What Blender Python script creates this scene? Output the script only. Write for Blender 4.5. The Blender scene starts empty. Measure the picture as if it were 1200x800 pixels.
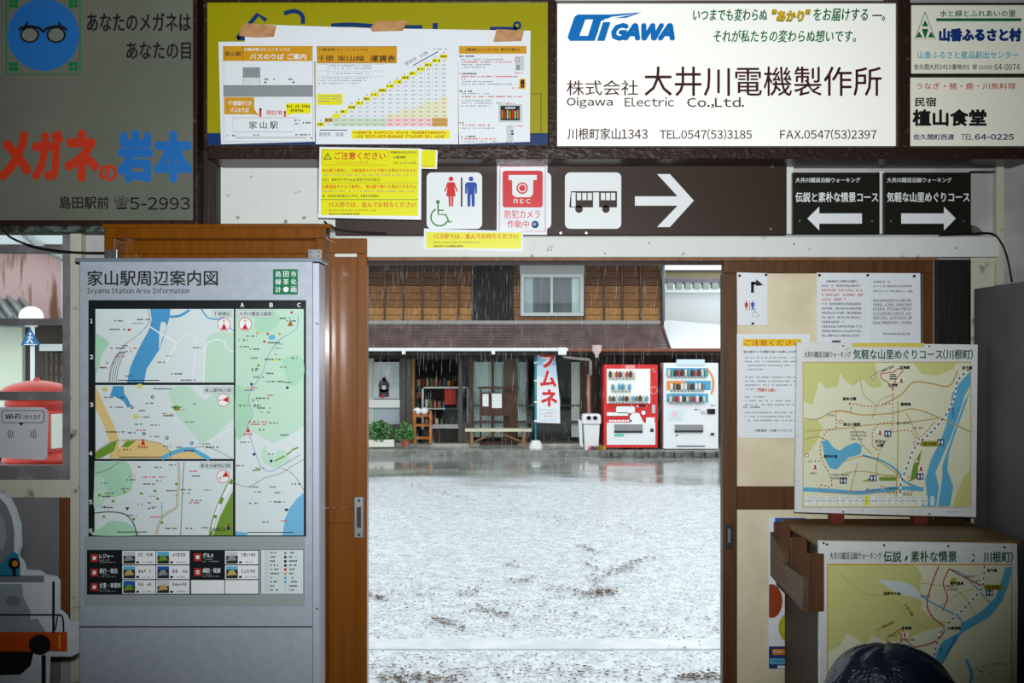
import bpy, math, random
from mathutils import Vector
random.seed(7)
SC = bpy.context.scene
COL = SC.collection
F = 1167.0; CX = 600.0; HY = 418.0; EYE = 1.6        # lens in pixels, horizon row, eye height

# ------------------------------------------------------------------ camera, sky, flash, exposure
cd = bpy.data.cameras.new('camera'); cd.sensor_width = 36; cd.lens = F/1200*36
cd.shift_y = (HY-400)/1200; cd.clip_end = 300
cam = bpy.data.objects.new('camera', cd); COL.objects.link(cam)
cam.location = (0, 0, EYE); cam.rotation_euler = (math.radians(90), 0, 0); SC.camera = cam

w = bpy.data.worlds.new('overcast_sky'); SC.world = w; w.use_nodes = True
bg = w.node_tree.nodes['Background']; bg.inputs[0].default_value = (0.90, 0.97, 1.0, 1); bg.inputs[1].default_value = 1.8

fl = bpy.data.lights.new('camera_flash', 'SPOT'); fl.energy = 640; fl.spot_size = math.radians(79); fl.spot_blend = 1.0
fl.shadow_soft_size = 0.03; fl.color = (0.95, 0.98, 1.0)
flo = bpy.data.objects.new('camera_flash', fl); COL.objects.link(flo); flo.location = (0.02, -0.02, 1.72)
flo.rotation_euler = (Vector((-0.12, 4.0, 2.26))-flo.location).to_track_quat('-Z', 'Y').to_euler()

SC.view_settings.view_transform = 'Standard'; SC.view_settings.look = 'None'
SC.view_settings.gamma = 1; SC.view_settings.exposure = 0.0; SC.view_settings.use_curve_mapping = False
SC.cycles.max_bounces = 8; SC.cycles.transparent_max_bounces = 16

# ------------------------------------------------------------------ materials
def lin(c):
    return tuple(((v/255)/12.92 if v/255 <= .04045 else ((v/255+.055)/1.055)**2.4) for v in c)
MATS = {}
def mat(name, rgb, rough=.6, metal=0, rgb2=None, scale=5, stretch=(1,1,1), lo=.4, hi=.6, detail=4, bump=0, bscale=None, emit=0, spec=.28, coat=0, distort=0):
    if name in MATS: return MATS[name]
    m = bpy.data.materials.new(name); m.use_nodes = True; nt = m.node_tree; b = nt.nodes['Principled BSDF']
    c = lin(rgb)+(1,)
    b.inputs['Base Color'].default_value = c; b.inputs['Roughness'].default_value = rough
    b.inputs['Metallic'].default_value = metal; b.inputs['Specular IOR Level'].default_value = spec
    b.inputs['Coat Weight'].default_value = coat; b.inputs['Coat Roughness'].default_value = .12
    if emit: b.inputs['Emission Color'].default_value = c; b.inputs['Emission Strength'].default_value = emit
    if rgb2 or bump:
        tc = nt.nodes.new('ShaderNodeTexCoord'); mp = nt.nodes.new('ShaderNodeMapping')
        mp.inputs['Scale'].default_value = stretch; nt.links.new(tc.outputs['Object'], mp.inputs[0])
        n = nt.nodes.new('ShaderNodeTexNoise'); n.inputs['Scale'].default_value = scale; n.inputs['Detail'].default_value = detail
        n.inputs['Distortion'].default_value = distort
        nt.links.new(mp.outputs[0], n.inputs['Vector'])
    if rgb2:
        r = nt.nodes.new('ShaderNodeValToRGB'); r.color_ramp.elements[0].position = lo; r.color_ramp.elements[1].position = hi
        r.color_ramp.elements[0].color = c; r.color_ramp.elements[1].color = lin(rgb2)+(1,)
        nt.links.new(n.outputs['Fac'], r.inputs[0]); nt.links.new(r.outputs[0], b.inputs['Base Color'])
        if emit: nt.links.new(r.outputs[0], b.inputs['Emission Color'])
    if bump:
        n2 = nt.nodes.new('ShaderNodeTexNoise'); n2.inputs['Scale'].default_value = bscale or scale; n2.inputs['Detail'].default_value = 5
        nt.links.new(mp.outputs[0], n2.inputs['Vector'])
        bp = nt.nodes.new('ShaderNodeBump'); bp.inputs['Strength'].default_value = bump; bp.inputs['Distance'].default_value = .01
        nt.links.new(n2.outputs['Fac'], bp.inputs['Height']); nt.links.new(bp.outputs[0], b.inputs['Normal'])
    MATS[name] = m; return m
def wood(name, a, b_, scale=3, stretch=(14,14,.7), rough=.55, **k):
    return mat(name, a, rough, rgb2=b_, scale=scale, stretch=stretch, lo=.3, hi=.72, detail=8, bump=k.pop('bump', .25), **k)

INK = mat('ink_black', (24,22,22), .55); BLACK = mat('print_black', (20,26,28), .4)
WHITE = mat('print_white', (236,240,240), .5); CREAM = mat('print_cream', (240,238,214), .5)
RED = mat('print_red', (196,30,26), .5); BLUE = mat('print_blue', (26,86,170), .5); GREEN = mat('print_green', (18,110,60), .5)
NAVY = mat('print_navy', (28,44,110), .5); SKYB = mat('print_river', (92,176,212), .5); GREY = mat('print_grey', (140,146,150), .5)
LGREY = mat('print_light_grey', (196,202,204), .5); YEL = mat('print_yellow', (232,226,0), .45); ORA = mat('print_ochre', (206,150,20), .5)
PGREEN = mat('print_pale_green', (188,222,200), .5); MGREEN = mat('print_mid_green', (168,214,184), .5); PGREY = mat('print_pale_map', (214,226,226), .5)
OLIVE = mat('print_olive', (206,208,132), .5); TAN = mat('print_tan', (192,168,104), .5); DGRN = mat('print_leaf', (112,150,48), .5)
SAND = mat('print_sand', (222,196,130), .5); TEAL = mat('print_teal', (60,160,170), .5); DBLUE = mat('print_deep_blue', (30,60,110), .5)
PAPER = mat('paper_white', (228,234,238), .5, coat=.25); BROWNP = mat('sign_brown', (46,28,16), .5, coat=.05)
CHIP = mat('white_paint_chipped', (214,218,212), .55, rgb2=(92,84,70), scale=22, lo=.66, hi=.74, detail=6, bump=.3)
CHIP2 = mat('cream_paint_chipped', (196,194,176), .6, rgb2=(96,84,66), scale=16, lo=.6, hi=.72, detail=6, bump=.3)
PANEL = mat('painted_panel', (186,186,184), .65, rgb2=(166,164,164), scale=4)
PEEL = mat('peeling_green_paint', (84,100,92), .6, rgb2=(40,34,28), scale=26, lo=.45, hi=.6, detail=7, bump=.5)
DARKW = wood('dark_weathered_wood', (28,22,18), (52,42,32), scale=4)
RAILM = mat('old_brown_rail', (44,28,22), .35, rgb2=(96,84,70), scale=40, lo=.62, hi=.75, detail=6, bump=.4)
ORW = wood('varnished_orange_wood', (108,60,2), (128,74,6), scale=2.5, rough=.32, bump=.06, coat=.35)
BRW = wood('brown_door_wood', (74,46,22), (96,62,32), scale=3, rough=.4, bump=.1)
ALU = mat('brushed_aluminium', (182,190,200), .4, metal=.2, rgb2=(170,180,192), scale=30, lo=.3, hi=.7)
STEEL = mat('steel', (176,178,178), .3, metal=.9); DSTEEL = mat('dark_steel', (60,60,62), .4, metal=.6)
IVORY = mat('ivory_board', (222,212,182), .7, rgb2=(204,190,156), scale=6, lo=.45, hi=.8, bump=.05)
GLOCK = mat('grey_enamel', (96,98,98), .5, rgb2=(88,90,90), scale=3)
BLACKM = mat('black_rubber', (14,14,16), .5); TAPE = mat('kraft_tape', (196,150,104), .4, rgb2=(178,130,88), scale=30)
PLY = mat('grey_plywood', (120,120,120), .75, rgb2=(98,98,98), scale=6, stretch=(1,1,.4), lo=.4, hi=.7, bump=.2)
WINW = mat('grey_window_wood', (134,130,132), .7, rgb2=(112,108,110), scale=12, bump=.2)

def glassmat(name, tint=(1,1,1), gloss=.12):
    m = bpy.data.materials.new(name); m.use_nodes = True; nt = m.node_tree; nt.nodes.clear()
    o = nt.nodes.new('ShaderNodeOutputMaterial'); t = nt.nodes.new('ShaderNodeBsdfTransparent'); g = nt.nodes.new('ShaderNodeBsdfGlossy')
    t.inputs[0].default_value = tint+(1,); g.inputs['Roughness'].default_value = .03
    f = nt.nodes.new('ShaderNodeFresnel'); f.inputs[0].default_value = 1.45; mx = nt.nodes.new('ShaderNodeMixShader')
    nt.links.new(f.outputs[0], mx.inputs[0]); nt.links.new(t.outputs[0], mx.inputs[1]); nt.links.new(g.outputs[0], mx.inputs[2]); nt.links.new(mx.outputs[0], o.inputs[0])
    return m
GLASS = glassmat('window_glass', (.93,.96,.95))

# ------------------------------------------------------------------ mesh helpers
class MB:
    def __init__(s): s.v = []; s.f = []; s.m = []; s.mats = []
    def mi(s, m):
        if m not in s.mats: s.mats.append(m)
        return s.mats.index(m)
    def add(s, vs, fs, m):
        n = len(s.v); s.v += [tuple(v) for v in vs]; k = s.mi(m)
        for f in fs: s.f.append([n+i for i in f]); s.m.append(k)
        return s
    def box(s, x0, x1, y0, y1, z0, z1, m, tf=None):
        vs = [(x, y, z) for z in (z0, z1) for y in (y0, y1) for x in (x0, x1)]
        if tf: vs = [tf(v) for v in vs]
        return s.add(vs, [(0,2,3,1),(4,5,7,6),(0,1,5,4),(2,6,7,3),(0,4,6,2),(1,3,7,5)], m)
    def cyl(s, p0, p1, r0, m, r1=None, n=16):
        p0 = Vector(p0); p1 = Vector(p1); r1 = r0 if r1 is None else r1
        d = (p1-p0).normalized(); a = d.orthogonal().normalized(); b = d.cross(a)
        vs = []
        for p, r in ((p0, r0), (p1, r1)):
            for i in range(n):
                t = 2*math.pi*i/n; vs.append(p+a*math.cos(t)*r+b*math.sin(t)*r)
        fs = [(i, (i+1) % n, n+(i+1) % n, n+i) for i in range(n)]+[tuple(range(n-1, -1, -1)), tuple(range(n, 2*n))]
        return s.add(vs, fs, m)
    def tube(s, pts, r, m, n=8):
        pts = [Vector(p) for p in pts]
        vs = []
        for i, p in enumerate(pts):
            d = (pts[min(i+1, len(pts)-1)]-pts[max(i-1, 0)]).normalized()
            a = d.cross(Vector((0, 1, .01))).normalized(); b = d.cross(a)
            for k in range(n):
                t = 2*math.pi*k/n; vs.append(p+a*math.cos(t)*r+b*math.sin(t)*r)
        fs = [(i*n+k, i*n+(k+1) % n, (i+1)*n+(k+1) % n, (i+1)*n+k) for i in range(len(pts)-1) for k in range(n)]
        fs += [tuple(range(n-1, -1, -1)), tuple(range((len(pts)-1)*n, len(pts)*n))]
        return s.add(vs, fs, m)
    def lathe(s, c, prof, m, n=28):
        vs = []; fs = []
        for r, z in prof:
            for i in range(n):
                t = 2*math.pi*i/n; vs.append((c[0]+r*math.cos(t), c[1]+r*math.sin(t), c[2]+z))
        for j in range(len(prof)-1):
            for i in range(n): fs.append((j*n+i, j*n+(i+1) % n, (j+1)*n+(i+1) % n, (j+1)*n+i))
        fs += [tuple(range(n-1, -1, -1)), tuple(range((len(prof)-1)*n, len(prof)*n))]
        return s.add(vs, fs, m)
    def prism(s, pts, y0, y1, m):          # outline in x,z extruded along y
        n = len(pts); vs = [(x, y0, z) for x, z in pts]+[(x, y1, z) for x, z in pts]
        return s.add(vs, [tuple(range(n)), tuple(range(2*n-1, n-1, -1))]+[(i, i+n, (i+1) % n+n, (i+1) % n) for i in range(n)], m)

def W(px, py, Y): return ((px-CX)*Y/F, Y, EYE-(py-HY)*Y/F)
def tag(o, label=None, cat=None, group=None, kind=None):
    if label: o['label'] = label
    if cat: o['category'] = cat
    if group: o['group'] = group
    if kind: o['kind'] = kind
    return o
WL = {}
def place(o, loc, parent):
    WL[o.name] = Vector(loc)
    if parent is not None:
        o.parent = parent; o.location = Vector(loc)-WL[parent.name]
    else: o.location = loc
def obj(name, mb, parent=None, smooth=False, bevel=0, kind=None, label=None):
    xs = [v[0] for v in mb.v]; ys = [v[1] for v in mb.v]; zs = [v[2] for v in mb.v]
    c = Vector(((min(xs)+max(xs))/2, (min(ys)+max(ys))/2, min(zs)))
    me = bpy.data.meshes.new(name); me.from_pydata([tuple(Vector(v)-c) for v in mb.v], [], mb.f)
    for m in mb.mats: me.materials.append(m)
    me.polygons.foreach_set('material_index', mb.m)
    if smooth: me.polygons.foreach_set('use_smooth', [True]*len(me.polygons))
    me.update()
    o = bpy.data.objects.new(name, me); COL.objects.link(o); place(o, c, parent)
    if bevel:
        b = o.modifiers.new('bevel', 'BEVEL'); b.width = bevel; b.segments = 2; b.limit_method = 'ANGLE'
    if kind: o['kind'] = kind
    if label: o['label'] = label
    return o
def thing(name, loc, label, cat, group=None):
    o = bpy.data.objects.new(name, None); o.empty_display_size = .1; COL.objects.link(o); place(o, loc, None)
    return tag(o, label, cat, group)
def pb(x0, y0, x1, y1, Y, d, m, mb=None):   # box whose front face stands at depth Y and covers the given view rectangle
    a = W(x0, y1, Y); b = W(x1, y0, Y); mb = mb or MB()
    return mb.box(a[0], b[0], Y, Y+d, a[2], b[2], m)

class Surf:      # an upright plane through (X0,Y0) turned by yaw
    def __init__(s, Y0, X0=0, yaw=0):
        s.p = Vector((X0, Y0, 0)); a = math.radians(yaw); s.n = Vector((math.sin(a), -math.cos(a), 0)); s.y = yaw
    def pt(s, px, py, lift=0):
        d = Vector(((px-CX)/F, 1, -(py-HY)/F)); o = Vector((0, 0, EYE)); p = s.p+s.n*0
        t = (p-o).dot(s.n)/d.dot(s.n); q = o+d*t
        return q+s.n*lift
    def slab(s, pts, m, th, mb=None):     # outline in view coordinates -> solid board whose front lies in the plane
        mb = mb or MB(); f = [s.pt(x, y) for x, y in pts]; n = len(f); b = [q-s.n*th for q in f]
        return mb.add(f+b, [tuple(range(n-1, -1, -1)), tuple(range(n, 2*n))]+[(i, (i+1) % n, (i+1) % n+n, i+n) for i in range(n)], m)
def R4(x0, y0, x1, y1): return [(x0, y0), (x1, y0), (x1, y1), (x0, y1)]

FONTS = {}; FD = {}; STR = {}
FT = bpy.data.collections.new('type'); COL.children.link(FT)
def fw(c): return '\u2010' if c == '-' else chr(ord(c)+0xFEE0) if 33 <= ord(c) <= 126 else c
def glyphs(s):          # one type object per character; latin is set from the same sans face
    for c in s:
        c = fw(c)
        if c in ' \n\u3000' or c in FONTS: continue
        cu = bpy.data.curves.new('t', 'FONT'); cu.body = c; cu.resolution_u = 2
        o = bpy.data.objects.new('t', cu); FT.objects.link(o); FONTS[c] = o
    return s
def bake_fonts():
    bpy.context.view_layer.update(); dg = bpy.context.evaluated_depsgraph_get()
    for k, o in FONTS.items():
        me = bpy.data.meshes.new_from_object(o.evaluated_get(dg))
        FD[k] = ([tuple(v.co[:2]) for v in me.vertices], [tuple(p.vertices) for p in me.polygons]); bpy.data.meshes.remove(me)
    for o in list(FONTS.values()):
        c = o.data; bpy.data.objects.remove(o); bpy.data.curves.remove(c)
    bpy.data.collections.remove(FT)
EM = 1.0
def layout(s, sp=1.0):
    vs = []; fs = []; x = 0; y = 0
    for c in s:
        if c == '\n': x = 0; y -= EM*1.02; continue
        if c in ' \u3000': x += (.34 if c == ' ' else 1)*EM*sp; continue
        gv, gf = FD[fw(c)]
        if not gv: x += EM; continue
        n = len(vs); lat = 33 <= ord(c) <= 126
        off = x-min(v[0] for v in gv) if lat else x
        vs += [(v[0]+off, v[1]+y) for v in gv]; fs += [tuple(n+i for i in f) for f in gf]
        x += (max(v[0] for v in gv)-min(v[0] for v in gv)+.085*EM*sp**3) if lat else EM*sp
    return vs, fs

def smooth_pts(pts, n=5):
    if len(pts) < 3: return pts
    out = []
    P = [pts[0]]+list(pts)+[pts[-1]]
    for i in range(1, len(P)-2):
        a, b, c, d = P[i-1], P[i], P[i+1], P[i+2]
        for k in range(n):
            t = k/n
            out.append(tuple(.5*((2*b[j])+(-a[j]+c[j])*t+(2*a[j]-5*b[j]+4*c[j]-d[j])*t*t+(-a[j]+3*b[j]-3*c[j]+d[j])*t**3) for j in (0, 1)))
    out.append(tuple(pts[-1])); return out
PRINTS = []
class Pr:
    def __init__(s, surf, name, parent, step=.0004, base=.0006):
        s.s = surf; s.name = name; s.parent = parent; s.e = []; s.step = step; s.base = base; PRINTS.append(s)
    def poly(s, pts, m, L=0, sm=False):
        if sm: pts = smooth_pts(list(pts)+[pts[0]])[:-1]
        s.e.append(('p', pts, m, L)); return s
    def rect(s, x0, y0, x1, y1, m, L=0): return s.poly(R4(x0, y0, x1, y1), m, L)
    def rrect(s, x0, y0, x1, y1, r, m, L=0):
        pts = []
        for cx, cy, a in ((x1-r, y0+r, -90), (x1-r, y1-r, 0), (x0+r, y1-r, 90), (x0+r, y0+r, 180)):
            for k in range(5):
                t = math.radians(a+k*22.5); pts.append((cx+r*math.cos(t), cy+r*math.sin(t)))
        return s.poly(pts, m, L)
    def circ(s, x, y, r, m, L=0, ry=None, n=20):
        ry = ry or r; return s.poly([(x+r*math.cos(2*math.pi*k/n), y+ry*math.sin(2*math.pi*k/n)) for k in range(n)], m, L)
    def line(s, pts, wd, m, L=0, sm=True, dash=0, closed=False):
        if closed: pts = list(pts)+[pts[0]]
        if sm: pts = smooth_pts(pts)
        if dash:
            acc = 0; seg = []
            dense = []
            for a, b in zip(pts, pts[1:]):
                n = max(1, int(math.dist(a, b)/(dash/3)))
                for k in range(n): dense.append((a[0]+(b[0]-a[0])*k/n, a[1]+(b[1]-a[1])*k/n))
            dense.append(pts[-1])
            last = dense[0]; on = True; cur = [last]; acc = 0
            for p in dense[1:]:
                acc += math.dist(last, p); last = p
                if on: cur.append(p)
                if acc >= dash:
                    if on and len(cur) > 1: s.line(cur, wd, m, L, sm=False)
                    on = not on; cur = [p]; acc = 0
            return s
        vs = []
        for i, p in enumerate(pts):
            a = pts[max(i-1, 0)]; b = pts[min(i+1, len(pts)-1)]; l = math.dist(a, b) or 1
            nx, ny = -(b[1]-a[1])/l*wd/2, (b[0]-a[0])/l*wd/2
            vs.append((p[0]+nx, p[1]+ny)); vs.append((p[0]-nx, p[1]-ny))
        s.e.append(('s', vs, m, L)); return s
    def box(s, x0, y0, x1, y1, wd, m, L=0): return s.line(R4(x0, y0, x1, y1), wd, m, L, sm=False, closed=True)
    def text(s, x0, y0, x1, y1, t, m, L=3, bold=0, shear=0, rot=0, sp=1.0):
        s.e.append(('t', (x0, y0, x1, y1), m, L, glyphs(t), rot, bold, shear, sp)); return s
    def scrib(s, x0, y, x1, h, m, L=2, rot=0):     # a line of print too small to read
        x = x0; r = random.Random(int(x0*7+y*13)); ca, sa = math.cos(rot), math.sin(rot)
        while x < x1-h*.4:
            wd = h*r.uniform(.35, .8)
            for a, b in ((0, .24), (.4, .64), (.78, 1)) if h > 2.2 else ((.0, .95),):
                q = [(x, y+h*a), (x+wd, y+h*a), (x+wd, y+h*b), (x, y+h*b)]
                if r.random() < .8: s.poly([(x0+(u-x0)*ca-(v-y)*sa, y+(u-x0)*sa+(v-y)*ca) for u, v in q], m, L)
            if h > 2.2: s.rect(x+wd*.4, y, x+wd*.6, y+h, m, L) if not rot else None
            x += wd+h*.28+(h if r.random() < .08 else 0)
        return s
    def para(s, x0, y0, x1, n, lead, h, m, L=2, ragged=True):
        for k in range(n):
            s.scrib(x0, y0+k*lead, x1-(random.random()**3*.5*(x1-x0) if ragged else 0), h, m, L)
        return s
    def build(s):
        def area(p): return sum(p[i][0]*p[(i+1) % len(p)][1]-p[(i+1) % len(p)][0]*p[i][1] for i in range(len(p)))
        mb = MB()
        for e in s.e:
            kind, d, m, L = e[:4]; lift = s.base+L*s.step; P = lambda q: s.s.pt(q[0], q[1], lift)
            if kind == 'p':
                if area(d) > 0: d = d[::-1]
                mb.add([P(q) for q in d], [tuple(range(len(d)))], m)
            elif kind == 's':
                n = len(d)//2; mb.add([P(q) for q in d], [(2*i, 2*i+1, 2*i+3, 2*i+2) for i in range(n-1)], m)
            else:
                vs, fs = layout(e[4], e[8])
                if not vs: continue
                sh = e[7]; vs = [(x+y*sh, y) for x, y in vs]
                xs = [v[0] for v in vs]; ys = [v[1] for v in vs]; ax, bx, ay, by = min(xs), max(xs), min(ys), max(ys)
                x0, y0, x1, y1 = d; cx, cy = (x0+x1)/2, (y0+y1)/2; a = math.radians(e[5]); ca, sa = math.cos(a), math.sin(a)
                lines = e[4].count('\n')+1; w_ = max(.11, (.006+e[6]*1.25)*(y1-y0)/lines)
                if e[4].isascii() and w_ < .2: w_ *= .8
                if w_ > .5: offs = [(w_*math.cos(k*math.pi/4), w_*math.sin(k*math.pi/4)) for k in range(8)]+[(0, 0)]
                elif w_ > .14: offs = [(-w_, 0), (w_, 0), (0, w_*.8), (0, -w_*.8)]
                else: offs = [(-w_, 0), (w_, 0)]
                x0 += w_; x1 -= w_; y0 += w_; y1 -= w_
                base_q = [(x0+(x-ax)/max(bx-ax, 1e-6)*(x1-x0)-cx, y1-(y-ay)/max(by-ay, 1e-6)*(y1-y0)-cy) for x, y in vs]
                big = (y1-y0)/lines > 8.5; tgt = MB() if big else mb; dl = s.step*.13
                for i_, (ox, oy) in enumerate(offs):
                    tgt.add([s.s.pt(cx+(u+ox)*ca-(v+oy)*sa, cy+(u+ox)*sa+(v+oy)*ca, lift+dl*i_) for u, v in base_q], fs, m)
                if big: obj('lettering', tgt, s.parent)
        if mb.v: obj(s.name, mb, s.parent)
def struct(name, mb, **k): return obj(name, mb, None, kind='structure', **k)
def mesh_thing(name, mb, label, cat, group=None, **k): return tag(obj(name, mb, None, **k), label, cat, group)

# ================================================================== SETTING: the waiting room
XL, XR, YB, ZC = -3.19, 2.47, -2.6, 3.6
CONC = mat('room_concrete', (120,118,112), .7, rgb2=(98,96,92), scale=5, bump=.1)
BACKW = mat('room_plaster', (150,146,132), .8, rgb2=(130,126,112), scale=3)
struct('floor', MB().box(XL, XR, YB, 4.12, -.1, 0, CONC))
struct('ceiling', MB().box(XL-.1, XR+.1, YB-.1, 4.14, ZC, ZC+.1, wood('ceiling_board', (96,78,56), (120,98,70))))
struct('wall_left', MB().box(XL-.1, XL, YB, 4.12, 0, ZC, BACKW))
struct('wall_right', MB().box(XR, XR+.1, YB, 4.12, 0, ZC, BACKW))
struct('wall_back', MB().box(XL, XR, YB-.1, YB, 0, ZC, BACKW))
def wx(px): return (px-CX)*4/F
def wz(py): return EYE-(py-HY)*4/F
wf = MB()
for x0, x1, z0, z1 in ((XL, XR, wz(272), ZC), (wx(78), XR, wz(302), wz(272)), (XL, wx(-120), wz(560), wz(272)), (XL, wx(78), 0, wz(560)), (wx(78), wx(426), 0, wz(302)), (wx(1097), XR, 0, wz(302))):
    wf.box(x0, x1, 4.0, 4.1, z0, z1, PANEL)
wall = struct('wall_front', wf)
wc = lambda name, x0, y0, x1, y1, Y, d, m, bev=.002, label=None: obj(name, pb(x0, y0, x1, y1, Y, d, m), wall, bevel=bev, label=label)
wc('header_beam', 392, 277, 1172, 301, 3.94, .06, CHIP, .004)
wc('header_beam', 428, 300, 1098, 305, 3.975, .025, wood('beam_underside', (112,70,38), (140,96,60)), 0, 'brown wooden strip under the white beam')
wc('batten', 256, 183, 1200, 191, 3.955, .045, CHIP)
wc('board', 256, 191, 372, 262, 3.985, .015, CHIP)
wc('board', 372, 250, 396, 272, 3.985, .015, CHIP)
wc('batten', 921, 191, 930, 274, 3.965, .035, CHIP); wc('batten', 1030, 200, 1037, 274, 3.965, .035, CHIP)
wc('batten', 1168, 191, 1177, 334, 3.965, .035, CHIP2)
wc('batten', 1138, 200, 1167, 201.5, 3.965, .035, DARKW)
wc('batten', 1138, 302, 1170, 307, 3.975, .025, CHIP2)
wc('post', 232, -60, 254, 262, 3.93, .07, DARKW)
wc('post', 1098, 304, 1138, 800, 3.975, .025, wood('black_weathered_post', (8,7,7), (34,28,22), scale=6))
wc('board', 1138, 306, 1166, 800, 3.985, .015, CHIP2)
wc('beam', -130, 256, 122, 272, 3.90, .10, PEEL, .004)
wc('post', 82, 272, 95, 800, 3.95, .05, CHIP2)
wc('beam', -130, 562, 82, 583, 3.955, .045, CHIP2)
wc('board', -130, 583, 69, 800, 3.985, .015, PLY)
wc('post', 69, 583, 81, 730, 3.96, .04, wood('dark_orange_post', (96,56,26), (120,72,34)))
wc('rail', 243, 172, 1215, 186, 3.80, .20, RAILM, .006)
wc('rail', 643, -40, 651, 176, 3.84, .16, RAILM); wc('rail', 1053, -40, 1067, 176, 3.84, .16, RAILM)
for x, y in ((645, 292), (708, 296), (930, 285), (1120, 290), (760, 284)):
    wc('nail', x, y, x+1.6, y+1.6, 3.938, .004, DSTEEL, 0)

# window on the left
win = struct('window_1', pb(73, 272, 83, 562, 3.97, .06, WINW), bevel=.002)
for y0, y1 in ((288, 296), (373, 381), (459, 469)): obj('glazing_bar', pb(-120, y0, 73, y1, 3.975, .05, WINW), win, bevel=.002)
obj('bottom_rail', pb(-120, 546, 73, 562, 3.965, .06, WINW), win, bevel=.002)
obj('stile', pb(-128, 272, -118, 562, 3.97, .06, WINW), win)
for y0, y1 in ((272, 288), (296, 373), (381, 459), (469, 546)): obj('pane', pb(-118, y0, 73, y1, 4.0, .004, GLASS), win)

# left sliding door with casing, right sliding door
d1 = struct('door_1', pb(140, 285, 426, 850, 3.955, .012, ORW))
for n, a in (('top_rail', (145, 279, 430, 297, 3.93, .05)), ('stile', (418, 297, 430, 860, 3.93, .05)), ('stile', (145, 297, 160, 860, 3.93, .05)), ('middle_rail', (160, 596, 418, 613, 3.935, .045)), ('bottom_rail', (160, 815, 418, 860, 3.93, .05))):
    obj(n, pb(*a, ORW), d1, bevel=.003)
hp = obj('handle', pb(415, 582, 426, 630, 3.922, .01, STEEL), d1, bevel=.002)
obj('finger_pull', pb(418, 594, 423, 618, 3.92, .003, DSTEEL), hp, bevel=.001)
for y in (586, 626): obj('screw', pb(419, y-1, 422, y+2, 3.92, .003, DSTEEL), hp)
tr = struct('trim_1', pb(122, 266, 382, 279, 3.84, .09, ORW), bevel=.003)
obj('cornice', pb(119, 262, 388, 267, 3.83, .12, ORW), tr, bevel=.003)
obj('jamb', pb(122, 279, 135, 850, 3.84, .09, ORW), tr, bevel=.003); obj('jamb', pb(370, 279, 381, 850, 3.84, .09, ORW), tr, bevel=.003)
d2 = struct('door_2', pb(862, 310, 1084, 860, 4.05, .012, IVORY))
for n, a in (('top_rail', (848, 302, 1098, 320, 4.03, .05)), ('stile', (847, 320, 864, 870, 4.03, .05)), ('stile', (1080, 320, 1097, 870, 4.03, .05)), ('middle_rail', (864, 570, 1080, 597, 4.035, .045)), ('bottom_rail', (864, 810, 1080, 870, 4.03, .05))):
    obj(n, pb(*a, BRW), d2, bevel=.003)
hp = obj('handle', pb(850.5, 615, 859, 644, 4.024, .008, DSTEEL), d2, bevel=.002)
obj('finger_pull', pb(853, 619, 856.5, 636, 4.021, .004, STEEL), hp, bevel=.001)
struct('trim_2', MB().box(wx(426), wx(1097), 4.0, 4.12, -.03, .0, DARKW))
struct('trim_3', pb(426, 302, 1097, 310, 4.085, .03, DARKW))

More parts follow.
